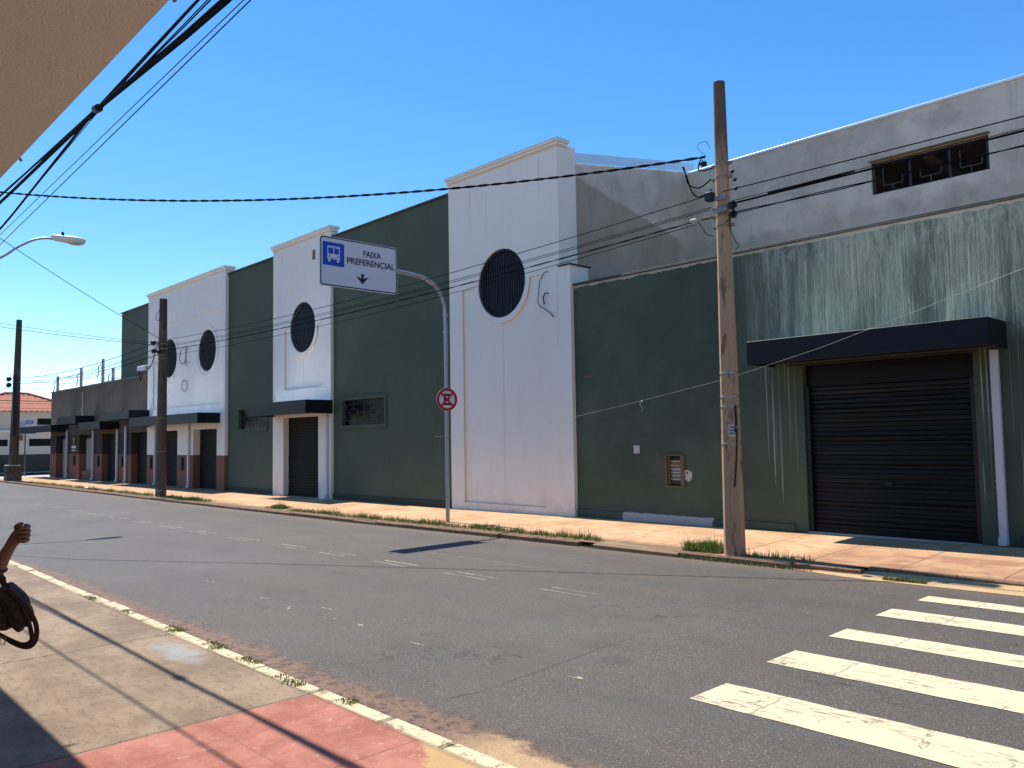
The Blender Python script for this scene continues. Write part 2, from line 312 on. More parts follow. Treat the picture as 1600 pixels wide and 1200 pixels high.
k = NB('kerb_near'); col = k.mix((.50, .41, .25), (.62, .53, .36), k.noise(3, 4)); col = k.mix(col, (.20, .13, .08), k.mr(k.noise(9, 6, .75), .50, .62, 0, .85)); k.bump(k.noise(30, 4), .01); M['kerbnear'] = k.set(col, .8)
k = NB('kerb_far'); col = k.mix((.13, .07, .045), (.30, .18, .11), k.noise(4, 5, .7)); col = k.mix(col, (.05, .03, .022), k.mr(k.noise(9, 5, .7), .52, .7, 0, .75)); col = k.mix(col, (.08, .10, .03), k.mr(k.noise(6, 4, .7, (3, 3, 3)), .6, .7, 0, .6)); k.bump(k.noise(20, 4), .02); M['kerbfar'] = k.set(col, .9)
k = NB('ramp'); p, x, y, z = k.pos(); col = k.mix((.38, .24, .12), (.52, .37, .20), k.noise(3, 5)); col = k.mix(col, (.18, .11, .07), k.mr(k.noise((5, 12, 1), 5, .7), .58, .72, 0, .7)); k.bump(k.noise(40, 3), .006); M['ramp'] = k.set(col, .85)
M['slab'] = simple('cover_slab', (.27, .18, .11), .85, 0, .25, 5, .3, .008)
M['ground'] = simple('earth', (.20, .12, .08), .9, 0, .2, .4)
M['side'] = simple('side_street', (.42, .36, .31), .85, 0, .15, .8)

def pole_mat(name, c, dark, ztop, z0=5.6):
    k = NB(name); p, x, y, z = k.pos()
    a = k.mix(shade(c, .8), shade(c, 1.15), k.noise((4, 4, .5), 5))
    a = k.mix(a, shade(c, .52), k.mr(k.noise((26, 26, 1.6), 5, .7), .52, .72, 0, .65))
    a = k.mix(a, shade(c, .25), k.mr(k.noise((9, 9, 2.2), 5, .7, (3, 3, 3)), .54, .64, 0, .75))
    a = k.mix(a, (.03, .025, .02), k.mr(k.voro((22, 22, 14)), .13, .07, 0, .8))
    a = k.mix(a, dark, k.mr(k.ma('ADD', z, k.ma('MULTIPLY', k.noise((7, 7, 1), 4), .9)), z0+.3, z0+1.0, 0, .82))
    a = k.mix(a, (.35, .33, .31), k.mul(k.mr(k.ma('ADD', z, k.ma('MULTIPLY', k.noise(14, 4, .7), .5)), .5, .3), .6, k.mr(k.noise(8), .5, .6)))
    k.bump(k.ma('ADD', k.noise(60, 4), k.ma('MULTIPLY', k.noise((30, 30, 3), 3), 2.)), .008)
    return k.set(a, .85)
M['pole'] = pole_mat('pole_concrete', (.50, .30, .175), (.06, .045, .035), 6.7)
M['pole2'] = pole_mat('pole_concrete_dark', (.115, .078, .058), (.06, .045, .038), 6.7)

# ------------------------------------------------------------------ mesh helpers
class MB:
    def __init__(s): s.v = []; s.f = []; s.mi = []
    def add(s, vs_, fs, mi=0):
        o = len(s.v); s.v += [tuple(q) for q in vs_]
        for f_ in fs: s.f.append([o+i for i in f_]); s.mi.append(mi)
        return s
    def box(s, x0, x1, y0, y1, z0, z1, mi=0, M4=None):
        vs_ = [Vector((x, y, z)) for z in (z0, z1) for x, y in ((x0, y0), (x1, y0), (x1, y1), (x0, y1))]
        if M4: vs_ = [M4 @ q for q in vs_]
        return s.add(vs_, [(3, 2, 1, 0), (4, 5, 6, 7), (0, 1, 5, 4), (1, 2, 6, 5), (2, 3, 7, 6), (3, 0, 4, 7)], mi)
    def bbox(s, x0, x1, y0, y1, z0, z1, b=.01, mi=0):    # chamfered box
        xs, ys = ((x0, x0+b, x1-b, x1), (y0, y0+b, y1-b, y1))
        ring = lambda d: [(x0+d, y0+d), (x1-d, y0+d), (x1-d, y1-d), (x0+d, y1-d)]
        vs_ = []
        for z, d in ((z0, b), (z0+b, 0), (z1-b, 0), (z1, b)): vs_ += [(q[0], q[1], z) for q in ring(d)]
        fs = [(3, 2, 1, 0), (12, 13, 14, 15)]
        for l in range(3):
            for i in range(4): j = (i+1) % 4; fs.append((l*4+i, l*4+j, l*4+4+j, l*4+4+i))
        return s.add(vs_, fs, mi)
    def tube(s, pts, r, n=8, mi=0, cap=True, flat=1.0, updir=None):
        pts = [Vector(q) for q in pts]; L = len(pts)
        rs = r if isinstance(r, (list, tuple)) else [r]*L
        vs_ = []; prev = None
        for i, q in enumerate(pts):
            d = (pts[min(i+1, L-1)]-pts[max(i-1, 0)]).normalized()
            if prev is None:
                a = Vector(updir) if updir else (Vector((0, 0, 1)) if abs(d.z) < .9 else Vector((0, 1, 0)))
            else: a = prev
            a = (a-d*a.dot(d)).normalized(); b = d.cross(a); prev = a
            for j in range(n):
                t = 2*math.pi*(j+.5)/n
                vs_.append(q+a*math.cos(t)*rs[i]+b*math.sin(t)*rs[i]*flat)
        fs = [(i*n+j, i*n+(j+1) % n, (i+1)*n+(j+1) % n, (i+1)*n+j) for i in range(L-1) for j in range(n)]
        if cap: fs += [tuple(range(n))[::-1], tuple(range((L-1)*n, L*n))]
        return s.add(vs_, fs, mi)
    def ball(s, c, r, n=12, mi=0):
        c = Vector(c); r = r if isinstance(r, (tuple, list)) else (r, r, r); vs_ = []; fs = []
        for i in range(1, n): 
            for j in range(2*n):
                a, b = math.pi*i/n, math.pi*j/n
                vs_.append(c+Vector((r[0]*math.sin(a)*math.cos(b), r[1]*math.sin(a)*math.sin(b), r[2]*math.cos(a))))
        m_ = 2*n; t = len(vs_); vs_ += [c+Vector((0, 0, r[2])), c-Vector((0, 0, r[2]))]
        for i in range(n-2):
            for j in range(m_): fs.append((i*m_+j, (i+1)*m_+j, (i+1)*m_+(j+1) % m_, i*m_+(j+1) % m_))
        for j in range(m_): fs += [(t, j, (j+1) % m_), (t+1, (n-2)*m_+(j+1) % m_, (n-2)*m_+j)]
        return s.add(vs_, fs, mi)
    def xz(s, loops, y, mi=0, flip=False):               # flat polygon (with holes) in the XZ plane at y, facing -Y
        pl = [[Vector((a, b, 0)) for a, b in lp] for lp in loops]
        tr = tessellate_polygon(pl); allp = [q for lp in loops for q in lp]; fs = []
        for t in tr:
            (ax, az), (bx, bz), (cx, cz) = (allp[i] for i in t)
            ccw = (bx-ax)*(cz-az)-(bz-az)*(cx-ax) > 0
            fs.append(tuple(t) if ccw != flip else tuple(t)[::-1])
        return s.add([(a, y, b) for a, b in allp], fs, mi)
    def rev(s, loop, y0, y1, mi=0):                       # sides between two depths
        n = len(loop)
        return s.add([(a, y0, b) for a, b in loop]+[(a, y1, b) for a, b in loop], [(i, (i+1) % n, n+(i+1) % n, n+i) for i in range(n)], mi)
    def build(s, name, mats, parent=None, smooth=False, **props):
        me = bpy.data.meshes.new(name)
        org = Vector(parent['_o']) if parent is not None and '_o' in parent else Vector((0, 0, 0))
        me.from_pydata([Vector(q)-org for q in s.v], [], s.f)
        mats = mats if isinstance(mats, (list, tuple)) else [mats]
        for q in mats: me.materials.append(M[q] if isinstance(q, str) else q)
        me.polygons.foreach_set('material_index', s.mi)
        if smooth: me.polygons.foreach_set('use_smooth', [True]*len(me.polygons))
        me.update()
        o = bpy.data.objects.new(name, me); COL.objects.link(o)
        if parent is not None: o.parent = parent; o['_o'] = list(org)
        for a, b in props.items(): o[a] = b
        return o
def solo(mb, name, mats, label, cat, group=None, smooth=False, **kw):
    o = mb.build(name, mats, None, smooth, label=label, category=cat, **kw)
    if group: o['group'] = group
    return o
def struct(mb, name, mats, smooth=False): return mb.build(name, mats, None, smooth, kind='structure')
def thing(name, label, cat, loc, group=None):
    o = bpy.data.objects.new(name, None); COL.objects.link(o); o.location = loc; o['label'] = label; o['category'] = cat
    if group: o['group'] = group
    o['_o'] = list(loc); o.empty_display_size = .3
    return o
def rect(x0, x1, z0, z1): return [(x0, z0), (x1, z0), (x1, z1), (x0, z1)]
def circ(cx, cz, r, n=48, a0=0, a1=360): return [(cx+r*math.cos(R(a0+(a1-a0)*i/n)), cz+r*math.sin(R(a0+(a1-a0)*i/n))) for i in range(n if a1-a0 == 360 else n+1)]
def interp(x, P):
    if x <= P[0][0]: return P[0][1]
    for (a, b), (c, d) in zip(P, P[1:]):
        if x <= c: return b+(d-b)*(x-a)/(c-a)
    return P[-1][1]
GP = [(-300, -.14), (-60, -.13), (-48, -.11), (-25, -.07), (-15.6, -.035), (-11.6, 0), (-6.5, .03), (-3.7, .055), (0, .08), (300, .1)]
def g(x): return interp(x, GP)
def text_mesh(txt, name, mat, origin, ux, uz, height, width=None, parent=None, thick=.002, bold=0.0):
    cu = bpy.data.curves.new('t', 'FONT'); cu.body = txt; cu.size = 1; cu.offset = bold
    ob = bpy.data.objects.new('t', cu); COL.objects.link(ob)
    bpy.context.view_layer.update()
    dg = bpy.context.evaluated_depsgraph_get(); me = bpy.data.meshes.new_from_object(ob.evaluated_get(dg))
    xs = [v.co.x for v in me.vertices]; ys = [v.co.y for v in me.vertices]
    sx = (width/(max(xs)-min(xs))) if width else height/(max(ys)-min(ys)); sz = height/(max(ys)-min(ys))
    o3, ux, uz = Vector(origin), Vector(ux), Vector(uz)
    mb = MB(); mb.add([o3+ux*(v.co.x-min(xs))*sx+uz*(v.co.y-min(ys))*sz for v in me.vertices], [tuple(p_.vertices) for p_ in me.polygons])
    bpy.data.objects.remove(ob); bpy.data.curves.remove(cu); bpy.data.meshes.remove(me)
    return mb.build(name, mat, parent)

# ------------------------------------------------------------------ the setting
def kb(x): t_ = min(1, max(0, (x+5.3)/1.3)); return .23*t_*t_*(3-2*t_)
def sheet(name, mat, xs, ys, zf, z_extra=0, yo=None):
    mb = MB(); nx, ny = len(xs), len(ys)
    mb.add([(x, y+(yo(x)*max(0, 1-(y-ys[0])*1.5) if yo else 0), zf(x, y)+z_extra) for x in xs for y in ys], [(i*ny+j, (i+1)*ny+j, (i+1)*ny+j+1, i*ny+j+1) for i in range(nx-1) for j in range(ny-1)])
    return struct(mb, name, mat, True)
XS = [-300, -120, -80, -60, -54, -48, -40, -32, -25, -20, -15.6, -13.5, -11.6, -9, -6.5, -5, -3.7, -1.8, 0, 5, 40, 300]
KF, KN = 10.05, 2.95
def zr(x, y): return g(x)-.13+.07*max(0, (3.9-y)/.95) if x > -60 else g(x)-.13
sheet('ground', 'ground', [-900, -300, -100, 0, 300, 900], [-900, -100, 0, 40, 300, 900], lambda x, y: -.5)
sheet('road', 'asphalt', XS, [KN-.02, 3.2, 3.5, 3.9, 5, 6.5, 8, 9.5, KF+.06], zr)
XP = [x for x in XS if -52.6 < x] ; XP = sorted([-52.5, -5.3, -4.65, -4.3, -4.0]+XP)
sheet('far_pavement', 'farpave', XP, [KF+.10, 10.6, 11.4, 12.2, 13.1], lambda x, y: g(x)-.06*max(0, (12.6-y)/2.5), 0, kb)
sheet('side_street', 'side', [-61.2, -52.3], [KF-.3, 20, 60, 200], lambda x, y: g(x)-.125+ (0 if y > 10 else -.004))
XN = [x for x in XS if x > -60]
sheet('near_pavement', 'nearpave', XN, [-1.3, 0, 1.2, 2.0, 2.83], lambda x, y: 0 if x > -13 else g(x)+.02)
mb = MB(); mb.add([(-61.2, 9.9, -.14), (-61.2, 200, -.14), (-62.1, 200, -.06), (-62.1, 9.9, -.06)], [(0, 1, 2, 3)]); struct(mb, 'house_pavement', 'side')
# kerbs, stone by stone but one continuous kerb each
mb = MB(); x = -52.4
while x < 40:
    L = .95+random.uniform(-.06, .1) if x > -30 else 3.
    dz = random.uniform(-.012, .008); dy = random.uniform(-.012, .012)
    z1 = g(x+L/2)-.055+dz
    if not (-8.75 < x+L/2 < -7.0 and x > -30): mb.bbox(x, x+L-.012, KF+dy+kb(x+L/2), KF+.14+dy+kb(x+L/2), g(x)-.32, z1, .014)
    x += L
struct(mb, 'far_kerb', 'kerbfar')
mb = MB(); x = -52.
while x < 12:
    L = random.uniform(.55, .98) if x > -25 else 3.
    dy = random.uniform(-.012, .012); z1 = (0 if x > -13 else g(x)+.02)+random.uniform(0, .012)
    mb.bbox(x, x+L-random.uniform(.01, .035), KN-.135+dy, KN+dy, -.35, z1, .016)
    x += L
struct(mb, 'near_kerb', 'kerbnear')
# dropped kerb ramp on the right of the far pavement
mb = MB(); xs = [-5.35, -5.0, -4.6, -4.2, -3.5, -2, 0, 6]
mb.add([(x, yy, zz+g(x)) for x in xs for yy, zz in ((KF-.20*min(1, (x+5.35)/.9), -.126), (KF+.1+kb(x)*.3, -.112), (KF+.02+kb(x), -.088))], [(i*3+j, (i+1)*3+j, (i+1)*3+j+1, i*3+j+1) for i in range(len(xs)-1) for j in range(2)])
struct(mb, 'driveway_ramp', 'ramp')
# crossing stripes and worn double lane dashes
def ragged(x0, x1, y0, y1, z, n, jit):
    top = [(x0+(x1-x0)*i/n, y1+random.uniform(-jit, jit)) for i in range(n+1)]; bot = [(x0+(x1-x0)*i/n, y0+random.uniform(-jit, jit)) for i in range(n+1)]
    return [(a, b, z+g(a)) for a, b in bot]+[(a, b, z+g(a)) for a, b in top], [(i, i+1, n+2+i, n+1+i) for i in range(n)]
mb = MB()
for y0, y1, xl in ((8.95, 9.26, -3.34), (7.97, 8.38, -3.37), (6.90, 7.27, -3.33), (5.80, 6.27, -3.31), (4.66, 5.13, -3.24)):
    mb.add(*ragged(xl, .9, y0, y1, -.126, 40, .006))
struct(mb, 'crossing_stripes', 'stripe')
mb = MB()
for x0, x1 in ((-6.87, -6.14), (-8.66, -7.81), (-10.37, -9.52), (-11.97, -11.16), (-13.6, -12.7), (-15.42, -14.46), (-17.25, -16.33), (-18.94, -18.04), (-20.8, -19.9), (-22.5, -21.6), (-24.3, -23.4), (-26.2, -25.3), (-28, -27.1), (-30, -29)):
    for (yc, o) in ((6.92, 0), (7.08, .06)):
        a = x0+o
        while a < x1+o:
            b = min(x1+o, a+random.uniform(.15, .5))
            wd = random.uniform(.007, .018)
            mb.add(*ragged(a, b-random.uniform(0, .05), yc-wd, yc+wd, -.126, 5, .006)); a = b
for xx, yy in () and ((-8.2, 4.75), (-8.9, 4.75), (-7.3, 4.62), (-9.9, 5.1), (-10.6, 5.2)):
    mb.add(*ragged(xx, xx+random.uniform(.12, .3), yy, yy+.035, -.126, 5, .012))
for xx, yy in ((-8.9, 4.42), (-8.2, 4.35), (-7.9, 4.6), (-7.35, 4.38), (-6.9, 4.4), (-5.9, 4.35), (-10.6, 4.5), (-4.2, 4.5)):
    for _ in range(3):
        a_ = xx+random.uniform(-.1, .1); b_ = yy+random.uniform(-.03, .03); mb.add(*ragged(a_, a_+random.uniform(.04, .11), b_, b_+.018, -.126, 3, .008))
struct(mb, 'lane_markings', 'dash')
mb = MB(); mb.bbox(-8.72, -7.08, KF-.04, 10.66, -.25, -.035, .02)
for a in (-8.2, -7.65): mb.box(a, a+.012, KF-.03, 10.64, -.034, -.0335)
struct(mb, 'pavement_cover_slab', 'slab')

# ------------------------------------------------------------------ building parts
T, G_ = 12.70, 12.90
ZB = -.3
def awning(x0, x1, y0, y1, z0, z1, parent, label=None):
    mb = MB()
    t = .03
    mb.bbox(x0, x1, y0, y0+t, z0, z1, .006)                       # front fascia
    mb.box(x0, x0+t, y0+t, y1, z0, z1); mb.box(x1-t, x1, y0+t, y1, z0, z1)
    mb.box(x0+t, x1-t, y0+t, y1, z0+.05, z0+.07)
    o = mb.build('awning', 'awning', parent)
    n = int((x1-x0)/.12); m2 = MB(); vs_ = []
    for i in range(n+1):
        xx = x0+t+(x1-x0-2*t)*i/n; dz = .012*(i % 2)
        vs_ += [(xx, y0+t, z1-.03+dz), (xx, y1, z1-.12+dz)]
    m2.add(vs_, [(2*i, 2*i+2, 2*i+3, 2*i+1) for i in range(n)])
    m2.build('awning_roof', 'sheet', o)
    if label: o['label'] = label
    return o
def shutter(x0, x1, y, z0, z1, parent, mat='shutter', pitch_=.085, box_h=.3, vert=True):
    mb = MB(); vs_ = []; z = z0; zs = []
    top = z1-box_h
    n = int((top-z0)/pitch_)
    for i in range(n):
        dd = random.uniform(.010, .021); jj = random.uniform(-.12, .12)
        for f_, d in ((0, 0), (.25+jj, -dd), (.7, -dd*random.uniform(.8, 1)), (.95, 0)): zs.append((z0+(top-z0)*(i+f_)/n, y+d))
    zs.append((top, y))
    for z, yy in zs: vs_ += [(x0, yy, z), (x1, yy, z)]
    mb.add(vs_, [(2*i, 2*i+1, 2*i+3, 2*i+2) for i in range(len(zs)-1)])
    o = mb.build('roller_shutter', mat, parent)
    m2 = MB()
    if box_h > 0:
        m2.box(x0, x1, y-.01, y+.02, top, z1)
        if vert:
            k_ = int((x1-x0)/.22)
            for i in range(k_+1):
                xx = x0+(x1-x0)*i/k_; m2.box(xx-.015, xx+.015, y-.035, y-.011, top+.01, z1)
        m2.build('shutter_box', mat, o)
    m3 = MB(); m3.bbox(x0, x1, y-.035, y-.017, z0, z0+.09, .005); m3.build('bottom_rail', mat, o)
    return o
def downpipe(x, y, z0, z1, parent, w_=.09, d=.07):
    mb = MB(); mb.bbox(x-w_/2, x+w_/2, y-d-.01, y-.01, z0+.12, z1, .008)
    for zz in (z0+.9, z0+1.9): mb.box(x-w_/2-.006, x+w_/2+.006, y-d-.016, y-.004, zz, zz+.025)
    mb.bbox(x-w_/2-.005, x+w_/2+.005, y-d-.05, y-.012, z0+.02, z0+.14, .008)
    return mb.build('downpipe', 'pipe', parent)
def round_window(cx, cz, r, y, parent, curtain=False):
    mb = MB(); ring = circ(cx, cz, r-.002); ring2 = circ(cx, cz, r-.045)
    mb.add([(a, y-.02, b) for a, b in ring]+[(a, y-.02, b) for a, b in ring2]+[(a, y+.02, b) for a, b in ring2], [(i, (i+1) % 48, 48+(i+1) % 48, 48+i) for i in range(48)]+[(48+i, 48+(i+1) % 48, 96+(i+1) % 48, 96+i) for i in range(48)])
    o = mb.build('round_window', 'bars', parent)
    b = MB(); n = 20
    for i in range(1, n):
        xx = cx-r+2*r*i/n; h = math.sqrt(max(0, (r-.03)**2-(xx-cx)**2))
        if h > .05: b.box(xx-.007, xx+.007, y-.035, y-.017, cz-h, cz+h)
    b.build('bars', 'bars' if not curtain else 'black', o)
    gl = MB(); gl.xz([circ(cx, cz, r-.03)], y+.06); gl.build('pane', 'glassdark', o)
    if curtain:
        c_ = MB()
        for i in range(7):
            xx = cx-r+.16+i*.22; h = math.sqrt(max(0, (r-.07)**2-(abs(xx-cx)+.05)**2))
            if h > .1: c_.box(xx-.04, xx+.035, y+.03, y+.045, cz-h, cz+h)
        c_.build('curtain', simple('dim_curtain', (.035, .038, .05), .8), o)
    return o
def grille_window(x0, x1, z0, z1, y, parent, modules=2, label=None, frame=.1):
    mb = MB(); f_ = frame
    mb.xz([rect(x0-f_, x1+f_, z0-f_, z1+f_), rect(x0, x1, z0, z1)], y-.035); mb.rev(rect(x0-f_, x1+f_, z0-f_, z1+f_), y-.035, y-.001); mb.rev(rect(x0, x1, z0, z1)[::-1], y-.035, y+.10)
    o = mb.build('grille_window', 'green', parent)
    gl = MB(); gl.xz([rect(x0, x1, z0, z1)], y+.095); gl.build('pane', 'glassdark', o)
    b = MB(); t = .006
    def bar(xa, xb, za, zb): b.box(min(xa, xb)-t, max(xa, xb)+t, y+.02, y+.035, min(za, zb)-t, max(za, zb)+t)
    def sq(xa, xb, za, zb): bar(xa, xb, za, za); bar(xa, xb, zb, zb); bar(xa, xa, za, zb); bar(xb, xb, za, zb)
    W = (x1-x0)/modules; H = z1-z0
    for i in range(modules):
        a = x0+W*i; cx = a+W/2; cz = (z0+z1)/2
        if i: bar(a, a, z0, z1)
        ow, oh, iw, ih = W*.36, H*.32, W*.20, H*.13
        bar(cx-ow, cx+ow, cz+oh, cz+oh); bar(cx-ow, cx+ow, cz-oh, cz-oh)
        sgn = -1 if i % 2 == 0 else 1
        bar(cx+sgn*ow, cx+sgn*ow, cz+oh*.2, cz+oh); bar(cx+sgn*ow, cx+sgn*ow, cz-oh, cz-oh*.2)
        sq(cx-iw, cx+iw, cz-ih, cz+ih)
        bar(cx, cx, z0, cz-ih); bar(cx, cx, cz+ih, z1)
        bar(a, cx-iw, cz, cz); bar(cx+iw, a+W, cz, cz)
    b.build('grille', 'lightbars', o)
    if label: o['label'] = label
    return o
def tower(x0, x1, ztop, holes, recesses, parent, lower=None, mat='white', depth=.28, label=None, zbot=ZB, T=12.7):
    """front plate with openings, recessed panels, side faces"""
    mb = MB()
    out = [(x0, zbot), (x1, zbot), (x1, ztop), (x0, ztop)]
    if lower: out = [(x0, zbot), (lower[0], zbot), (lower[0], lower[1]), (x1, lower[1]), (x1, ztop), (x0, ztop)]
    mb.xz([out]+[h['p'] for h in holes]+recesses, T)
    for h in holes: mb.rev(h['p'][::-1], T, T+h['d'])
    for rc in recesses:
        mb.xz([rc], T+.045)
    mb.rev(out, T, T+depth if not lower else T+.6)
    mb.xz([out], T+(depth if not lower else .6), flip=True) if False else None
    o = mb.build('tower_wall', mat, parent)
    for rc in recesses:
        m2 = MB(); m2.rev(rc[::-1], T, T+.0449); m2.build('panel_edge', 'cream', o)
    if label: o['label'] = label
    return o
def cornice(x0, x1, z, y0, y1, parent):
    mb = MB()
    mb.bbox(x0-.04, x1+.04, y0-.04, y1+.04, z-.10, z-.035, .006); mb.bbox(x0-.075, x1+.075, y0-.075, y1+.075, z-.033, z+.025, .006)
    o = mb.build('cornice', 'white', parent)
    m2 = MB(); m2.bbox(x0-.025, x1+.025, y0-.025, y1+.02, z-.135, z-.102, .006); m2.build('cornice_bead', 'cream', o)
    m3 = MB(); m3.box(x0-.08, x1+.08, y0-.08, y1+.08, z+.027, z+.037); m3.build('cornice_flashing', 'flash', o)
    return o

# ================================================================== warehouse with three white towers
WH = thing('warehouse', 'long green warehouse with three white towers and round barred windows', 'building', (-22, 12.9, 0))
# big tower (right)
TB = 12.80; cx, cz, r = -13.81, 5.318, .816
rec = [(-15.22, 5.318), (-15.22, .148), (-12.46, .148), (-12.46, 5.318)] + [(cx+.947*math.cos(R(a)), cz+.947*math.sin(R(a))) for a in range(0, -181, -6)]
tower(-15.72, -11.93, 8.17, [dict(p=circ(cx, cz, r), d=.12)], [rec], WH, lower=(-11.62, 5.39), label='big white tower nearest the garage', T=TB)
round_window(cx, cz, r, TB+.055, WH)
cornice(-15.72, -11.93, 8.23, TB, TB+.27, WH)
mb = MB(); mb.bbox(-11.95, -11.57, TB-.05, TB+.65, 5.392, 5.42, .005); mb.build('wing_flashing', 'darkflash', WH)
# middle tower with shutter door
TM = 12.76; cx, cz, r = -23.07, 5.297, .804
d0, d1, dz = -24.30, -22.09, 2.56
rec = [(-24.23, 5.317), (-24.23, 3.338), (-21.90, 3.338), (-21.90, 5.317)] + [(cx+.93*math.cos(R(a)), cz+.93*math.sin(R(a))) for a in range(0, -181, -6)]
tower(-25.02, -21.36, 8.13, [dict(p=circ(cx, cz, r), d=.12)], [rec], WH, label='middle white tower over the small shutter door', zbot=2.45, depth=.25, T=TM)
round_window(cx, cz, r, TM+.055, WH)
cornice(-25.02, -21.36, 8.18, TM, TM+.22, WH)
mb = MB(); mb.box(-25.02, d0, TM, TM+.55, ZB, 2.449); mb.build('door_pier', 'white', WH)
mb = MB(); mb.box(d1, -21.36, TM, TM+.55, ZB, 2.449); mb.build('door_pier', 'white', WH)
shutter(d0+.001, d1-.001, TM+.2, g(-23)-.02, 2.448, WH, box_h=0)
awning(-24.95, -21.24, 11.85, TM-.002, 2.50, 2.90, WH, 'black awning over the middle shutter door')
downpipe(-21.52, TM, g(-21), 2.5, WH)
# left tower over shops: two round windows
hs = []
for cx in (-34.05, -30.28): hs.append(dict(p=circ(cx, 5.2, .80), d=.12))
rec = [(-35.75, 6.68), (-35.75, 3.12), (-29.0, 3.12), (-29.0, 6.68)]
mb = MB(); out = [(-36.42, 2.2), (-28.60, 2.2), (-28.60, 8.10), (-36.42, 8.10)]
mb.xz([out, rec], T); mb.xz([rec]+[h['p'] for h in hs], T+.03)
for h in hs: mb.rev(h['p'][::-1], T+.03, T+.15)
mb.rev(out, T, T+.3)
lt = mb.build('tower_wall', 'white', WH, label='left white tower over the shop shutters')
m2 = MB(); m2.rev(rec[::-1], T, T+.0299); m2.build('panel_edge', 'cream', lt)
for cx in (-34.05, -30.28):
    rg = MB(); rg.rev(circ(cx, 5.2, .98, 48), T+.012, T+.0298); rg.xz([circ(cx, 5.2, .98), circ(cx, 5.2, .965)], T+.012); rg.build('window_ring', 'white', lt)
    round_window(cx, 5.2, .80, T+.075, WH, curtain=True)
cornice(-36.42, -28.60, 8.15, T, T+.3, WH)
# piers and shutters under the left tower
def split_pier(x0, x1, parent, upper='white', d=.5, y=T, ztop=2.199, zs=1.21):
    mb = MB(); mb.box(x0, x1, y, y+d, zs, ztop); a = mb.build('pier', upper, parent)
    m2 = MB(); m2.box(x0-.004, x1+.004, y-.006, y+d, ZB, zs-.001); m2.build('pier_base', 'red', a)
    return a
for a, b in ((-36.40, -35.55), (-33.02, -31.45), (-29.28, -28.60)): split_pier(a, b, WH)
shutter(-35.54, -33.03, T+.28, g(-34)-.02, 2.45, WH); shutter(-31.44, -29.29, T+.28, g(-30)-.02, 2.45, WH)
a5 = awning(-36.12, -29.0, 11.85, T-.002, 2.40, 2.78, WH, 'long black awning with the number 950')
text_mesh('950', 'house_number', 'lightbars', (-29.95, 11.845, 2.49), (1, 0, 0), (0, 0, 1), .2, .55, a5)
downpipe(-35.3, T-.01, g(-35), 2.4, WH, .08); downpipe(-31.75, T-.012, g(-31), 2.4, WH, .1)
def meter(x, y, z0, z1, parent, w_=.42):
    mb = MB(); mb.bbox(x-w_/2, x+w_/2, y-.07, y-.001, z0, z1, .01); o = mb.build('meter_box', 'black', parent)
    m2 = MB(); m2.bbox(x-w_/2+.05, x+w_/2-.05, y-.085, y-.071, z0+.06, z1-.06, .005); m2.build('meter_door', 'bars', o)
meter(-32.55, T-.006, .62, 1.12, WH); meter(-35.95, T-.006, .62, 1.12, WH)
# green walls between and beyond the towers
def green_wall(x0, x1, ztop, holes, y=12.78, trim=True):
    mb = MB(); out = rect(x0, x1, ZB, ztop); mb.xz([out]+holes, y); mb.rev(out, y, y+.2)
    o = mb.build('green_wall', 'green', WH)
    m2 = MB(); m2.bbox(x0-.02, x1, y-.06, y+.26, ztop, ztop+.05, .006); m2.build('wall_coping', 'darkflash', o)
    if trim: m3 = MB(); m3.bbox(x0, x1, y-.035, y-.001, ZB, g((x0+x1)/2)+.17, .01); m3.build('wall_base', 'greentrim', o)
    return o
wins = rect(-20.84, -18.67, 2.13, 2.86)
green_wall(-21.3599, -15.7201, 7.88, [wins], 12.86); grille_window(-20.84, -18.67, 2.13, 2.86, 12.86, WH, 2, 'grille window right of the small awning')
w2 = rect(-27.68, -25.59, 2.15, 2.82)
green_wall(-28.5999, -25.0201, 7.87, [w2], 12.82); grille_window(-27.68, -25.59, 2.15, 2.82, 12.82, WH, 2, 'grille window partly behind the small awning')
mb = MB(); out = rect(-40.56, -36.4201, 4.4, 7.88); mb.xz([out], G_+.02); mb.rev(out, G_+.02, G_+.25); mb.build('green_wall', 'green', WH)
m2 = MB(); m2.bbox(-40.6, -36.4201, G_-.04, G_+.28, 7.882, 7.93, .006); m2.build('wall_coping', 'darkflash', WH)
# flank wall, roof
mb = MB()
fl = [(13.08, -.3), (13.08, 7.80), (17.8, 8.62), (17.8, -.3)]
mb.add([(-12.02, a, b) for a, b in fl]+[(-12.27, a, b) for a, b in fl], [(3, 2, 1, 0), (4, 5, 6, 7), (1, 2, 6, 5), (0, 1, 5, 4)])
mb.build('flank_wall', 'render', WH)
mb = MB(); mb.add([(-11.98, 13.08, 7.80), (-11.98, 18.2, 8.70), (-11.98, 18.2, 8.92), (-11.98, 13.08, 8.04), (-12.3, 13.08, 8.04), (-12.3, 18.2, 8.92)], [(0, 1, 2, 3), (3, 2, 5, 4)]); mb.build('roof_flashing', 'flash', WH)
mb = MB(); mb.add([(-40.5, 13.2, 7.6), (-12.05, 13.2, 7.6), (-12.05, 24, 8.8), (-40.5, 24, 8.8), (-40.5, 30, 7.6), (-12.05, 30, 7.6), (-40.5, 30, -.3), (-12.05, 30, -.3), (-40.5, 13.2, -.3)], [(0, 1, 2, 3), (3, 2, 5, 4), (4, 5, 7, 6), (0, 3, 4, 6, 8)]); mb.build('roof', 'sheet', WH)
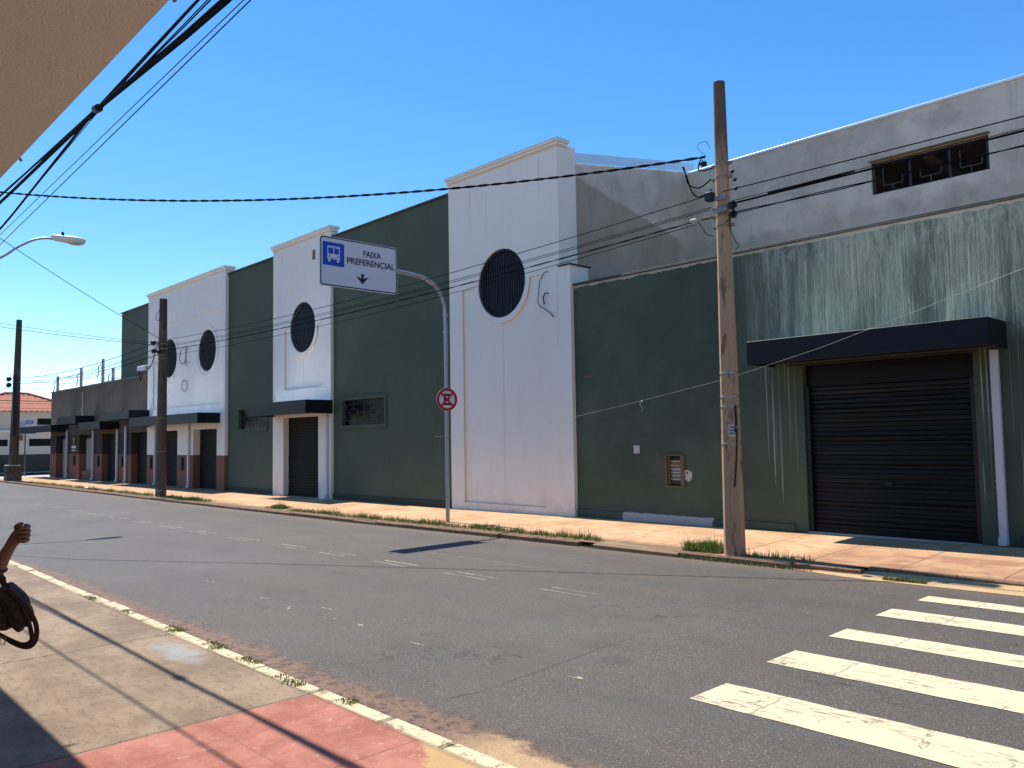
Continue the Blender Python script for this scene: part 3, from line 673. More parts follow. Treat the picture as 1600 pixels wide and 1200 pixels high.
# bracket hardware on the white towers
def wall_loop(pts, r_, parent, name='loose_cable'):
    mb = MB(); mb.tube(pts, r_, 6); return mb.build(name, 'cable', parent, True)
wall_loop([(-12.1 -.14, TB-.02, 5.33), (-12.1 -.22, TB-.05, 5.34), (-12.1 -.38, TB-.05, 5.16), (-12.1 -.42, TB-.05, 4.9), (-12.1 -.47, TB-.04, 4.72), (-12.1 -.4, TB-.04, 4.6), (-12.1 -.1, TB-.04, 4.42), (-12.1 -.0, TB-.02, 4.3)], .009, WH)
wall_loop([(-12.1 -.15, TB-.02, 4.86), (-12.1 -.22, TB-.06, 4.86), (-12.1 -.27, TB-.06, 4.78), (-12.1 -.26, TB-.05, 4.62)], .014, WH)
mb = MB(); mb.tube([(-31.95, T-.12, 5.55), (-31.95, T-.12, 4.75)], .035, 8)
mb.box(-31.97, -31.93, T-.12, T, 5.4, 5.44); mb.box(-31.97, -31.93, T-.12, T, 4.85, 4.89); mb.build('cable_bracket', 'galv', WH, True)
wall_loop([(-31.95, T-.15, 5.5), (-32.4, T-.15, 5.35), (-32.5, T-.15, 5.0), (-32.2, T-.15, 4.8), (-31.8, T-.15, 4.95)], .014, WH)
wall_loop([(-32.1+.28*math.cos(a*.52), T-.1, 3.95+.22*math.sin(a*.52)) for a in range(13)], .012, WH)

# ================================================================== dark shop building at the far corner
SB = thing('shop_building', 'low taupe and brick red shop row with black awnings at the far corner', 'building', (-44, 12.7, -.1))
mb = MB(); out = rect(-51.65, -36.43, 2.2, 4.66); mb.xz([out], T+.01); mb.rev(out, T+.01, T+.25); mb.build('upper_wall', 'brownwall', SB)
mb = MB(); mb.bbox(-51.7, -36.43, T-.03, T+.3, 4.661, 4.71, .006); mb.build('wall_coping', 'darkflash', SB)
mb = MB(); mb.add([(-51.6, T+.3, 4.5), (-36.5, T+.3, 4.5), (-36.5, 26, 4.7), (-51.6, 26, 4.7), (-51.6, T+.3, -.3), (-51.6, 26, -.3)], [(0, 1, 2, 3), (0, 3, 5, 4)]); mb.build('roof', 'sheet', SB)
for a, b in ((-51.65, -50.45), (-48.05, -46.2), (-43.75, -42.5), (-40.2, -38.4)): split_pier(a, b, SB, 'darkpier', y=T+.01)
mb = MB(); mb.box(-46.19, -43.76, T+.15, T+.5, ZB, .34); mb.build('window_sill_wall', 'red', SB)
shutter(-42.49, -40.21, T+.3, g(-41)-.02, 2.5, SB); shutter(-38.39, -36.45, T+.3, g(-37)-.02, 2.5, SB)
awning(-54.9, -48.16, 11.85, T, 2.39, 2.76, SB, 'first black awning wrapping the far corner')
awning(-47.04, -43.82, 11.85, T, 2.74, 3.12, SB); awning(-43.28, -40.04, 11.85, T, 2.38, 2.75, SB); awning(-39.52, -36.18, 11.85, T, 2.76, 3.13, SB)
for xx in (-48.2, -43.7, -40.1, -38.95): downpipe(xx, T-.02, g(xx), 2.5, SB, .11)
for xx in (-47.0, -43.05, -39.6): meter(xx, T, .62, 1.12, SB)
# shopfronts: glass, curtains, goods
def shopfront(x0, x1, z0, parent):
    mb = MB(); mb.xz([rect(x0, x1, z0, 2.2)], T+.9); mb.box(x0, x1, T+.35, T+.9, z0-.02, z0)
    o = mb.build('shop_window', 'wood', parent)
    f_ = MB()
    for i in range(9): f_.box(x0+(x1-x0)*i/8-.01, x0+(x1-x0)*i/8+.01, T+.25, T+.29, 2.02, 2.45)
    f_.box(x0, x1, T+.29, T+.31, 2.0, 2.45); f_.build('transom', 'black', o)
    c_ = MB()
    for i in range(5): c_.tube([(x0+.1+i*.16, T+.42+.03*(i % 2), z0), (x0+.1+i*.16, T+.42+.03*(i % 2), 2.02)], .08, 8, cap=False)
    c_.build('curtain', 'curtain', o, True)
    q = MB(); q.bbox(x1-.95, x1-.3, T+.5, T+.85, z0, z0+.55, .01); q.tube([(x1-.75, T+.6, z0+.55), (x1-.75, T+.6, z0+.62), (x1-.75, T+.6, z0+.8), (x1-.75, T+.6, z0+.9)], [.08, .1, .07, .05], 10)
    q.build('display', 'glassbright', o); q = MB(); q.bbox(x1-.95, x1-.25, T+.7, T+.72, 1.15, 1.75, .005); q.build('display_board', 'glassbright', o)
    gm = MB(); gm.tube([(x1-1.3, T+.5, 1.6), (x1-.5, T+.5, 1.9)], .018, 6); gm.tube([(x1-1.1, T+.5, 2.0), (x1-.5, T+.5, 1.96)], .02, 6); gm.build('hanging_ornament', 'gold', o)
    ga = NB('shop_glass'); ga.b.inputs['Transmission Weight'].default_value = 1; ga.b.inputs['IOR'].default_value = 1.1; ga.set((.9, .93, .95), .02)
    gl = MB(); gl.xz([rect(x0, x1, z0, 2.0)], T+.3); gl.build('pane', ga.m, o)
    return o
shopfront(-50.44, -48.06, g(-49), SB); shopfront(-46.19, -43.76, .34, SB)
mb = MB(); mb.tube([(-47.15, T-.02, 1.95), (-47.05, T-.02, 2.12), (-46.97, T-.02, 2.0), (-47.04, T-.02, 1.82), (-47.03, T-.02, 1.66)], .025, 6); mb.build('gold_emblem', 'gold', SB, True)
mb = MB(); mb.box(-47.45, -46.72, T-.02, T+.005, 1.5, 1.63); mb.box(-47.45, -46.72, T-.02, T+.005, 1.36, 1.42); mb.build('shop_plate', 'signwhite', SB)
mb = MB(); mb.tube([(-45.6, T-.01, 3.6), (-45.6, T-.05, 4.4)], .02, 6); mb.tube([(-45.6, T-.01, 3.1), (-45.6, T-.05, 3.6)], .025, 6); mb.build('conduit', 'patch', SB)

# ================================================================== garage building on the right
GBD = thing('garage_building', 'streaked green wall with a black garage shutter and grey render upper storey', 'building', (-6, 12.9, 0))
mb = MB(); door = [(-6.49, ZB), (-3.88, ZB), (-3.88, 2.83), (-6.49, 2.83)]
# wall with an open door notch
out = [(-11.62, ZB), (-6.49, ZB), (-6.49, 2.83), (-3.88, 2.83), (-3.88, ZB), (8, ZB), (8, 4.93), (-11.62, 4.93)]
mtr = rect(-9.30, -8.92, .72, 1.30)
mb.xz([out, mtr], G_); mb.rev(out, G_, G_+.14); mb.rev(mtr[::-1], G_, G_+.10); mb.xz([mtr], G_+.10)
mb.build('front_wall', 'annex', GBD)
mb = MB(); mb.bbox(-11.60, 8, G_-.05, G_+.3, 4.932, 4.955, .004); mb.bbox(-11.60, 8, G_-.025, G_+.3, 4.957, 4.985, .004); mb.build('wall_coping', 'darkflash', GBD)
for a, b in ((-11.60, -6.72), (-3.4, 8)):
    mb = MB(); mb.bbox(a, b, G_-.035, G_-.001, ZB, .15+(g((a+b)/2)), .012); mb.build('wall_base', 'annex' if b < 0 else 'greentrim', GBD)
shutter(-6.489, -3.881, G_+.13, g(-5)-.0, 2.83, GBD, 'gshutter', .075, .36, False)
mb = MB(); mb.bbox(-6.488, -6.42, G_+.04, G_+.10, g(-5), 2.46, .004); mb.build('guide_rail', 'black', GBD)
mb = MB(); mb.bbox(-3.95, -3.882, G_+.04, G_+.10, g(-5), 2.46, .004); mb.build('guide_rail', 'black', GBD)
mb = MB(); mb.bbox(-5.25, -5.13, G_+.085, G_+.11, .86, .90, .004); mb.build('shutter_lock', 'bars', GBD)
mb = MB(); mb.box(-6.49, -3.88, G_+.005, G_+.2, ZB, g(-5)+.012); mb.build('door_sill', 'patch', GBD)
awning(-7.02, -3.43, 12.05, G_-.002, 2.83, 3.215, GBD, 'wide black awning over the garage shutter')
mb = MB(); mb.bbox(-6.6, -3.75, G_-.30, G_-.24, 2.80, 2.83, .004); mb.build('awning_rail', 'bars', GBD)
downpipe(-3.59, G_, g(-3.6), 2.83, GBD, .10, .08)
mb = MB(); mb.bbox(-10.08, -9.94, G_-.02, G_-.001, 1.34, 1.50, .006); mb.build('switch_plate', 'patch', GBD)
# gas / water meter cabinet with a rusty frame and grille
mb = MB()
for q in ((-9.32, -9.29, .70, 1.32), (-8.93, -8.90, .70, 1.32)): mb.bbox(q[0], q[1], G_-.04, G_+.0, q[2], q[3], .004)
for q in ((.70, .725), (1.295, 1.32)): mb.bbox(-9.289, -8.931, G_-.04, G_+.0, q[0], q[1], .004)
mc = mb.build('meter_cabinet', 'rust', GBD)
m2 = MB()
for i, zz in enumerate((.78, .85, .92, .985, 1.05, 1.13, 1.20)): m2.bbox(-9.27, -8.95, G_+.02, G_+.03, zz, zz+(.018 if i not in (4, 5) else .05), .002)
m2.bbox(-9.27, -9.24, G_-.01, G_+.015, .73, 1.29, .003); m2.bbox(-8.99, -8.95, G_-.01, G_+.015, .73, 1.29, .003); m2.build('cabinet_grille', 'rust', mc)
m3 = MB()
for zz in (.83, .90, .965): m3.bbox(-9.24, -9.0, G_+.04, G_+.055, zz, zz+.05, .004)
m3.bbox(-9.24, -9.0, G_+.035, G_+.05, 1.03, 1.2, .004); m3.build('cabinet_louvres', 'signwhite', mc)
m4 = MB()
for i in range(6):
    for j in range(4): m4.box(-9.2+i*.03, -9.18+i*.03, G_+.032, G_+.0345, 1.05+j*.033, 1.07+j*.033)
m4.build('vent_holes', 'black', mc)
mb = MB(); pp = [(-8.83+.085*math.cos(R(a))*(1+.18*math.sin(3.1*R(a)+1)), .93+.115*math.sin(R(a))*(1+.14*math.cos(2.3*R(a)))) for a in range(0, 360, 24)]
mb.xz([pp], G_-.008); mb.rev(pp, G_-.008, G_-.001); o = mb.build('plaster_patch', 'patch', GBD)
m2 = MB(); m2.xz([circ(-8.84, .975, .018, 16)], G_-.011); m2.build('drilled_hole', 'black', o)
mb = MB(); mb.bbox(-11.35, -11.17, G_-.012, G_-.001, 2.94, 2.975, .004); mb.build('wall_scar', 'rust', GBD)
# upper storey set back behind the parapet
YB = 17.8
win = rect(-7.17, -4.86, 6.86, 7.57)
mb = MB(); out = rect(-12.019, 12, ZB, 8.50); mb.xz([out, win], YB); mb.rev(win[::-1], YB, YB+.22); mb.build('upper_wall', 'render', GBD)
mb = MB(); mb.bbox(-12.0, 12, YB-.04, YB+.3, 8.502, 8.56, .008); mb.build('roof_flashing', 'flash', GBD)
mb = MB(); mb.add([(-11.9, YB+.2, 8.5), (12, YB+.2, 8.5), (12, 30, 9.0), (-11.9, 30, 9.0)], [(0, 1, 2, 3)]); mb.build('roof', 'sheet', GBD)
mb = MB(); mb.add([(-12.0, G_+.2, 4.75), (8, G_+.2, 4.75), (8, YB, 4.9), (-12.0, YB, 4.9)], [(0, 1, 2, 3)]); mb.build('low_roof', simple('fibre_cement', (.20, .175, .15), .9, 0, .25, 1.5), GBD)
uw = MB(); t = .03
uw.bbox(-7.17, -7.11, YB+.03, YB+.09, 6.86, 7.57, .004)
for xx in (-6.38, -5.60, -4.89): uw.bbox(xx-.02, xx+.02, YB+.03, YB+.07, 6.86, 7.57, .003)
uw.box(-7.15, -4.87, YB+.035, YB+.06, 6.865, 6.885); uw.box(-7.15, -4.87, YB+.035, YB+.06, 7.545, 7.565)
uo = uw.build('long_window', 'bars', GBD)
lb = MB()
for i in range(3):
    c0 = -6.74+i*.77; zc = 7.12
    for q in ((c0-.21, c0+.21, zc-.1, zc-.085), (c0-.21, c0-.195, zc-.1, zc+.28-.2*(i == 1)), (c0+.195, c0+.21, zc-.1, zc+.06), (c0-.008, c0+.008, 6.86, zc-.1), (c0-.008, c0+.008, 7.43, 7.57)): lb.box(q[0], q[1], YB+.04, YB+.055, q[2], q[3])
lb.build('grille', 'lightbars', uo)
ls = MB(); ls.bbox(-7.19, -4.83, YB-.10, YB-.001, 7.575, 7.605, .004); ls.build('lintel_strip', 'rust', uo)
inn = MB(); inn.add([(-9, YB+.25, 8.2), (-3, YB+.25, 8.2), (-3, 24, 7.6), (-9, 24, 7.6), (-9, 24, 5), (-3, 24, 5)], [(0, 1, 2, 3), (3, 2, 5, 4)])
for xx in (-7.6, -6.2, -4.8): inn.box(xx, xx+.08, YB+.3, 23.9, 7.5, 7.62)
inn.build('interior_ceiling', simple('interior_plaster', (.065, .064, .064), .9), uo)

# ================================================================== far house
HS = thing('corner_house', 'cream house with a red tiled roof across the side street', 'house', (-62, 12, -.1))
HX = -62.
mb = MB(); mb.box(HX-12, HX, 5, 15.9, 1.09, 2.6); mb.box(HX-12, HX-.1, 5, 15.9, 2.601, 3.98); mb.build('wall', 'house', HS)
mb = MB(); mb.box(HX-11.9, HX+.02, 5, 15.95, -.4, 1.088); mb.build('wall_base', 'housebase', HS)
mb = MB(); mb.bbox(HX-.3, HX+.15, 5, 16, 2.58, 2.72, .02); mb.build('ledge', 'white', HS)
for a, b, z0, z1 in ((14.45, 15.5, 3.07, 3.50), (13.96, 15.5, 1.63, 2.13), (11.5, 12.72, 1.66, 2.1)):
    mb = MB(); mb.box(HX-.06, HX+.006 if z0 < 2.6 else HX-.09, a, b, z0, z1); mb.build('window', 'glassdark', HS)
# tiled hip roof
mb = MB(); y0r, y1r, xe, xr, ze, zp = 9.4, 16.4, HX+.25, HX-4.5, 3.98, 5.35
n = 44
def rz(y, t): # corrugated slope
    return 0
ridge_y = (13.4, 14.8)
vs_ = []
for i in range(n+1):
    y = y0r+(y1r-y0r)*i/n
    tmax = min(1, max(0, (y-y0r)/(ridge_y[0]-y0r))) if y < ridge_y[0] else min(1, max(0, (y1r+1.5-y)/(y1r+1.5-ridge_y[1])))
    for j in range(15):
        t = tmax*j/14; bump_ = .045*(i % 2)+.02*((j*7+i*3) % 3)/2
        vs_.append((xe+(xr-xe)*t, y, ze+(zp-ze)*t+bump_))
mb.add(vs_, [(i*15+j, (i+1)*15+j, (i+1)*15+j+1, i*15+j+1) for i in range(n) for j in range(14)])
ro = mb.build('roof', 'tiles', HS)
mb = MB(); mb.tube([(xe, y0r, ze+.06), (xr, ridge_y[0], zp+.08), (xr, ridge_y[1], zp+.08), (xe, y1r+1.2, ze+.06)], .09, 8); mb.build('ridge_tiles', 'tiles', ro)
mb = MB(); mb.add([(xe, 5, ze), (xr, ridge_y[0], zp), (xe-10, 9, ze), (xe-10, 17, ze), (xr, ridge_y[1], zp), (xe, 17.6, ze)], [(0, 1, 2), (1, 4, 3, 2), (4, 5, 3)]); mb.build('roof_back', 'tiles', ro)
mb = MB(); mb.bbox(HX, HX+.18, 13.36, 13.56, 2.03, 2.42, .02); mb.build('meter_box', 'rust', HS)
mb = MB(); pts = []
for i in range(400):
    a = i*.45; pts.append((HX+.05+.16*math.sin(a), 5.5+i*.0235+.02*math.cos(a), 2.93+.17*math.cos(a)))
mb.tube(pts, .006, 4); solo(mb, 'razor_wire', 'galv', 'coil of razor wire along the ledge of the cream house', 'razor wire')
SN = thing('street_name_plate', 'blue street name plate high on the cream house wall', 'sign', (HX, 13.98, 3.2))
mb = MB(); mb.bbox(HX-.095, HX-.06, 13.78, 14.2, 3.15, 3.36, .004); mb.build('plate', 'signblue', SN)
mb = MB(); mb.box(HX-.059, HX-.055, 13.86, 14.12, 3.28, 3.31); mb.box(HX-.059, HX-.055, 13.82, 14.16, 3.2, 3.23); mb.build('lettering', 'signwhite', SN)
# street name post
SP = thing('street_sign_post', 'thin dark post with street name arms at the far corner', 'sign post', (-56.9, 12.6, -.15))
mb = MB(); mb.tube([(-56.9, 12.6, -.2), (-56.9, 12.6, 2.65)], .04, 8); mb.build('post', 'pole2', SP, True)
mb = MB(); mb.bbox(-56.95, -56.9, 12.6, 13.25, 2.42, 2.55, .004); mb.build('name_arm', 'signwhite', SP)
mb = MB(); mb.bbox(-56.95, -56.9, 12.3, 12.6, 2.6, 3.2, .004); mb.build('name_arm', 'galv', SP)

# ================================================================== canopy building on the near side
NBD = thing('canopy_building', 'tan rendered canopy of the near building jutting over the pavement', 'building', (0, -1.3, 0))
mb = MB(); mb.bbox(-14, 10, -1.3, 1.43, 3.84, 4.05, .004); mb.build('canopy', 'soffit', NBD)
mb = MB(); mb.box(-14, 10, -9, -1.3, -.4, 3.839); mb.box(-14, 10, -9, -1.5, 4.051, 5.4); mb.build('wall', 'soffit', NBD)
for i, xx in enumerate((-3.98, -7.05)):
    mb = MB(); mb.tube([(xx, 1.425, 3.93), (xx+.02, 1.47, 3.92), (xx+.03, 1.485, 3.89)], .012, 6); mb.build('canopy_hook', 'metal', NBD)

# ================================================================== utility poles
def utility_pole(x, y, h, r_base, r_top, mat, label, lean=(0, 0), dark=False, extra=None):
    z0 = g(x)-.05
    t = thing('utility_pole', label, 'utility pole', (x, y, z0), 'concrete utility poles along the far kerb')
    mb = MB(); n = 14; pts = [(x+lean[0]*i/n, y+lean[1]*i/n, z0-.25+(h+.25)*i/n) for i in range(n+1)]
    mb.tube(pts, [(r_base+(r_top-r_base)*i/n)*1.05 for i in range(n+1)], 8, updir=(0, 1, 0))
    mb.build('shaft', mat, t)
    return t
P1 = utility_pole(-6.30, 10.30, 6.90, .148, .082, 'pole', 'tall tan concrete pole with cable hardware, nearest the garage')
P2 = utility_pole(-28.72, 10.50, 6.85, .175, .12, 'pole2', 'dark brown concrete pole in front of the left white tower', (.03, 0))
P3 = utility_pole(-50.1, 10.55, 8.6, .24, .13, 'pole2', 'farthest dark concrete pole on a wide base by the corner', (.62, 0))
mb = MB(); mb.bbox(-50.45, -49.75, 10.2, 10.9, -.4, .62, .03); mb.build('pole_base', 'pole2', P3)
mb = MB(); mb.bbox(-50.3, -49.7, 10.18, 10.8, .62, .66, .005); mb.build('base_paper', 'paper', P3)
def band(px_, py_, z, r_, t, w_=.045, mat='metal'):
    mb = MB(); mb.tube([(px_, py_, z), (px_, py_, z+w_)], r_*1.10, 8, updir=(0, 1, 0)); mb.bbox(px_+r_*.9, px_+r_*1.15+.05, py_-.03, py_+.03, z, z+w_, .004); mb.bbox(px_-r_*1.15-.05, px_-r_*.9, py_-.03, py_+.03, z, z+w_, .004)
    return mb.build('clamp_band', mat, t)
def rad1(z): return .148+(.082-.148)*z/6.75
for z in (5.62, 5.42, 4.98, 4.86, 4.70): band(-6.30, 10.30, z, rad1(z), P1)
for z in (2.56, 2.22, 2.08, 1.55): 
    mb = MB(); mb.tube([(-6.30, 10.30, z), (-6.30, 10.30, z+.02)], rad1(z)*1.08, 16); mb.build('wire_tie', 'galv', P1)
def insulator(p_, d, parent, s=1.0, mat='black'):
    mb = MB(); p_ = Vector(p_); d = Vector(d).normalized()
    mb.tube([p_, p_+d*.02*s, p_+d*.03*s, p_+d*.05*s, p_+d*.06*s, p_+d*.09*s], [.018*s, .04*s, .025*s, .045*s, .02*s, .012*s], 10)
    return mb.build('insulator', mat, parent, True)
insulator((-6.45, 10.14, 5.66), (-.8, -.3, .1), P1, 1.3)
insulator((-6.10, 10.2, 5.46), (1, -.1, .1), P1, .7); insulator((-6.06, 10.2, 5.33), (1, -.1, .15), P1, .7); insulator((-6.05, 10.2, 5.2), (1, -.1, .15), P1, .7)
insulator((-6.09, 10.18, 5.02), (.3, -.2, -1), P1, 1.6); insulator((-6.12, 10.2, 4.84), (1, -.2, -.1), P1, 1.3)
mb = MB(); mb.bbox(-6.47, -6.36, 10.08, 10.2, 5.09, 5.22, .01); mb.build('junction_box', 'black', P1)
for z in (5.08, 4.90):
    mb = MB(); mb.bbox(-6.36, -6.16, 10.155, 10.175, z, z+.07, .004); mb.build('perforated_plate', 'signback', P1)
mb = MB(); mb.bbox(-6.60, -6.40, 10.17, 10.19, 4.84, 4.88, .004); mb.build('rusty_bracket', 'rust', P1)
def squig(pts, r_, parent, name='loose_wire', mat='cable'):
    P = [Vector(q) for q in pts]; out = []
    for i in range(len(P)-1):
        p0, p1, p2, p3 = P[max(i-1, 0)], P[i], P[i+1], P[min(i+2, len(P)-1)]
        for s_ in range(6):
            t = s_/6; out.append(.5*((2*p1)+(-p0+p2)*t+(2*p0-5*p1+4*p2-p3)*t*t+(-p0+3*p1-3*p2+p3)*t**3))
    out.append(P[-1]); mb = MB(); mb.tube(out, r_, 5); return mb.build(name, mat, parent, True)
squig([(-6.86, 10.12, 5.71), (-6.8, 10.1, 5.6), (-6.75, 10.1, 5.42), (-6.6, 10.08, 5.32), (-6.5, 10.1, 5.33), (-6.39, 10.15, 5.42)], .011, P1)
squig([(-6.84, 10.12, 5.71), (-6.77, 10.1, 5.52), (-6.7, 10.1, 5.3), (-6.58, 10.08, 5.18), (-6.45, 10.1, 5.2), (-6.39, 10.15, 5.27)], .011, P1)
squig([(-6.5, 10.1, 5.78), (-6.56, 10.08, 5.62), (-6.5, 10.08, 5.55), (-6.36, 10.14, 5.57)], .010, P1)
squig([(-6.42, 10.1, 5.75), (-6.55, 10.05, 5.92), (-6.4, 10.05, 5.96), (-6.36, 10.1, 5.85)], .004, P1)
squig([(-6.05, 10.12, 5.0), (-6.0, 10.08, 4.85), (-6.05, 10.08, 4.75), (-6.15, 10.1, 4.72)], .008, P1)
squig([(-6.1, 10.12, 4.82), (-6.06, 10.08, 4.6), (-5.98, 10.06, 4.42), (-5.92, 10.06, 4.33), (-5.98, 10.06, 4.28)], .006, P1)
squig([(-6.6, 10.1, 4.82), (-6.53, 10.08, 4.72), (-6.45, 10.08, 4.6), (-6.36, 10.12, 4.56)], .006, P1)
squig([(-6.12, 10.14, 2.1), (-6.1, 10.12, 1.85), (-6.11, 10.1, 1.72)], .02, P1, 'cable_sleeve', 'black')
squig([(-6.08, 10.1, 1.8), (-6.1, 10.1, 1.4), (-6.16, 10.12, .95)], .015, P1, 'cable_sleeve', 'black')
mb = MB(); mb.bbox(-6.72, -6.62, 10.06, 10.14, 4.82, 4.87, .01); mb.build('splice', 'porcelain', P1)
NP = thing('pasted_notice', 'small white notice pasted on the tan concrete pole', 'notice', (-6.2, 10.15, 1.75))
mb = MB()
nd = Vector((.38, -.92, 0)); tx = Vector((.92, .38, 0)); c0 = Vector((-6.235, 10.142, 1.66))+Vector((.38, -.92, 0))*.012
mb.add([c0, c0+tx*.105, c0+tx*.105+Vector((0, 0, .165)), c0+Vector((0, 0, .165)), c0-nd*.01, c0+tx*.105-nd*.01], [(0, 1, 2, 3), (0, 4, 5, 1)]); mb.build('sheet', 'paper', NP)
mb = MB()
for i in range(3):
    a = 0
    while a < .08:
        wv = random.uniform(.008, .02); b0 = c0+nd*.002+tx*(.012+a)+Vector((0, 0, .12-.045*i))
        mb.add([b0, b0+tx*wv, b0+tx*wv+Vector((0, 0, .022)), b0+Vector((0, 0, .022))], [(0, 1, 2, 3)]); a += wv+.006
mb.build('lettering', 'signblack', NP)
# hardware on the second pole
for z in (5.12, 4.95, 4.72, 4.62):
    mb = MB(); mb.tube([(-28.70, 10.5, z), (-28.70, 10.5, z+.04)], .165, 8, updir=(0, 1, 0)); mb.build('clamp_band', 'metal', P2)
insulator((-28.88, 10.3, 5.2), (-1, -.3, 0), P2, 2.2); insulator((-28.88, 10.3, 4.9), (-1, -.3, 0), P2, 1.8); insulator((-28.5, 10.3, 4.85), (1, -.5, 0), P2, 2.0)
squig([(-28.6, 10.3, 5.2), (-29.1, 10.25, 4.4), (-29.6, 10.2, 4.35), (-29.9, 10.2, 4.6)], .014, P2)
squig([(-29.9, 10.2, 4.45), (-30.1, 10.2, 4.2), (-29.95, 10.2, 3.95), (-29.8, 10.2, 4.2)], .018, P2)
mb = MB(); mb.bbox(-30.2, -29.4, 10.15, 10.3, 4.28, 4.45, .02); mb.tube([(-30.2, 10.2, 4.36), (-28.5, 10.3, 4.5)], .02, 6); mb.build('splice_closure', 'lampbody', P2)
squig([(-28.5, 10.3, 6.3), (-28.8, 10.3, 6.15), (-28.7, 10.3, 5.95), (-28.5, 10.3, 5.95)], .008, P2)
mb = MB()
for z in (2.55, 1.4): mb.tube([(-28.72, 10.5, z), (-28.72, 10.5, z+.03)], .178, 8, updir=(0, 1, 0))
mb.build('wire_tie', 'metal', P2)
for z in (5.3, 5.0, 3.3):
    mb = MB(); rr3 = .24-.11*z/8.35; mb.tube([(-50.1+.62*z/8.6, 10.55, z), (-50.1+.62*z/8.6, 10.55, z+.05)], rr3*1.12, 8, updir=(0, 1, 0)); mb.build('clamp_band', 'metal', P3)
mb = MB(); mb.bbox(-49.62, -49.49, 10.35, 10.5, 2.2, 5.5, .02); mb.build('cable_riser', 'black', P3)
insulator((-50.0, 10.3, 5.28), (-1, -.3, 0), P3, 3); insulator((-50.0, 10.3, 4.95), (-1, -.3, 0), P3, 3)

# ================================================================== street lamp on its near side pole (pole stands outside the frame)
LPX, LPY = -20.55, 2.55
SL = thing('street_lamp', 'grey street lamp arm reaching in from the left over the road', 'street lamp', (LPX, LPY-.15, g(-20)))
mb = MB(); mb.tube([(LPX, LPY-.15, -.3), (LPX, LPY-.15, 8.2)], [.17, .1], 8); mb.build('pole', 'pole2', SL)
squig([(LPX, LPY-.05, 4.9), (LPX, 3.1, 5.25), (LPX, 3.99, 5.85), (LPX, 4.3, 6.12), (LPX, 4.6, 6.33), (LPX, 4.85, 6.42), (LPX, 5.02, 6.43)], .028, SL, 'arm', 'galv')
mb = MB(); prof = [(4.98, .03, .05), (5.05, .07, .07), (5.2, .10, .075), (5.4, .14, .085), (5.6, .14, .08), (5.68, .10, .06), (5.70, .05, .03)]
vs_ = []; n = 10
for (yy, wv, hh) in prof:
    for j in range(n): t = 2*math.pi*j/n; vs_.append((LPX+wv*math.cos(t), yy, 6.47+hh*math.sin(t)*(1 if math.sin(t) > 0 else 1.15)))
mb.add(vs_, [(i*n+j, (i+1)*n+j, (i+1)*n+(j+1) % n, i*n+(j+1) % n) for i in range(len(prof)-1) for j in range(n)]+[tuple(range(n)), tuple(range((len(prof)-1)*n, len(prof)*n))[::-1]])
lh = mb.build('lamp_head', 'lampbody', SL, True)
mb = MB(); mb.ball((LPX, 5.48, 6.395), (.11, .17, .045), 8); mb.build('lamp_lens', 'lampglass', lh, True)
mb = MB(); mb.tube([(LPX, 5.22, 6.53), (LPX, 5.22, 6.62)], .03, 8); mb.build('photocell', 'black', lh)

# ================================================================== cables
def cable(p0, p1, sag, r_, label, group=None, name='cable', n=28, mat='cable', extra=None):
    p0, p1 = Vector(p0), Vector(p1)
    pts = [p0.lerp(p1, i/n)-Vector((0, 0, sag*4*(i/n)*(1-i/n))) for i in range(n+1)]
    mb = MB(); mb.tube(pts, r_, 5, cap=False)
    if extra: extra(mb, pts)
    return solo(mb, name, mat, label, 'cable', group, True)
def twisted(p0, p1, sag, r_, tw, turns, label, group=None, n=260, strands=2):
    p0, p1 = Vector(p0), Vector(p1); mb = MB(); d = (p1-p0).normalized(); a = Vector((0, 0, 1)); a = (a-d*a.dot(d)).normalized(); b = d.cross(a)
    for s_ in range(strands):
        pts = []
        for i in range(n+1):
            t = i/n; ph = turns*2*math.pi*t+s_*2*math.pi/strands
            pts.append(p0.lerp(p1, t)-Vector((0, 0, sag*4*t*(1-t)))+(a*math.cos(ph)+b*math.sin(ph))*tw)
        mb.tube(pts, r_, 5, cap=False)
    return solo(mb, 'cable', 'cable', label, 'cable', group, True)
GW = 'wires strung between the far side poles'
Y1, Y2 = 10.15, 10.30
cable((-6.42, Y1, 5.19), (-28.45, Y2, 5.22), .24, .007, 'topmost thin wire from the tan pole to the dark pole', GW)
cable((-6.40, Y1, 5.00), (-28.45, Y2, 5.02), .20, .0055, 'second thin wire down between the tan pole and the dark pole', GW)
cable((-6.42, Y1, 4.97), (-28.45, Y2, 4.98), .205, .0055, 'third thin wire, running just under the second from the tan pole', GW)
twisted((-6.62, Y1, 4.85), (-28.2, Y2, 4.85), .18, .0065, .008, 16, 'twisted double wire leaving the pale splice on the tan pole leftwards', GW, 560)
cable((-6.66, Y1, 4.80), (-28.2, Y2, 4.66), .22, .0055, 'lowest wire from the tan pole across the big round window', GW)
cable((-6.20, Y1, 5.19), (18, Y1, 5.3), .12, .008, 'upper single wire leaving the tan pole to the right', GW)
cable((-6.05, Y1, 5.02), (18, Y1, 5.28), .10, .005, 'thin wire just above the long barred window', GW)
def fat(mb, pts): mb.tube([Vector((-5.5, Y1, 5.0)), Vector((-4.9, Y1, 5.005)), Vector((-4.3, Y1, 5.01))], [.012, .017, .012], 6)
cable((-6.05, Y1, 4.98), (18, Y1, 5.1), .03, .014, 'thick black cable leaving the tan pole to the right', GW, extra=fat)
twisted((-6.10, Y1, 4.84), (18, Y1, 4.95), .08, .0075, .011, 9, 'lower twisted pair leaving the tan pole to the right', GW, 600)
cable((-28.5, Y2, 5.2), (-49.6, 10.35, 5.28), .3, .012, 'upper wire from the dark pole to the farthest pole', GW)
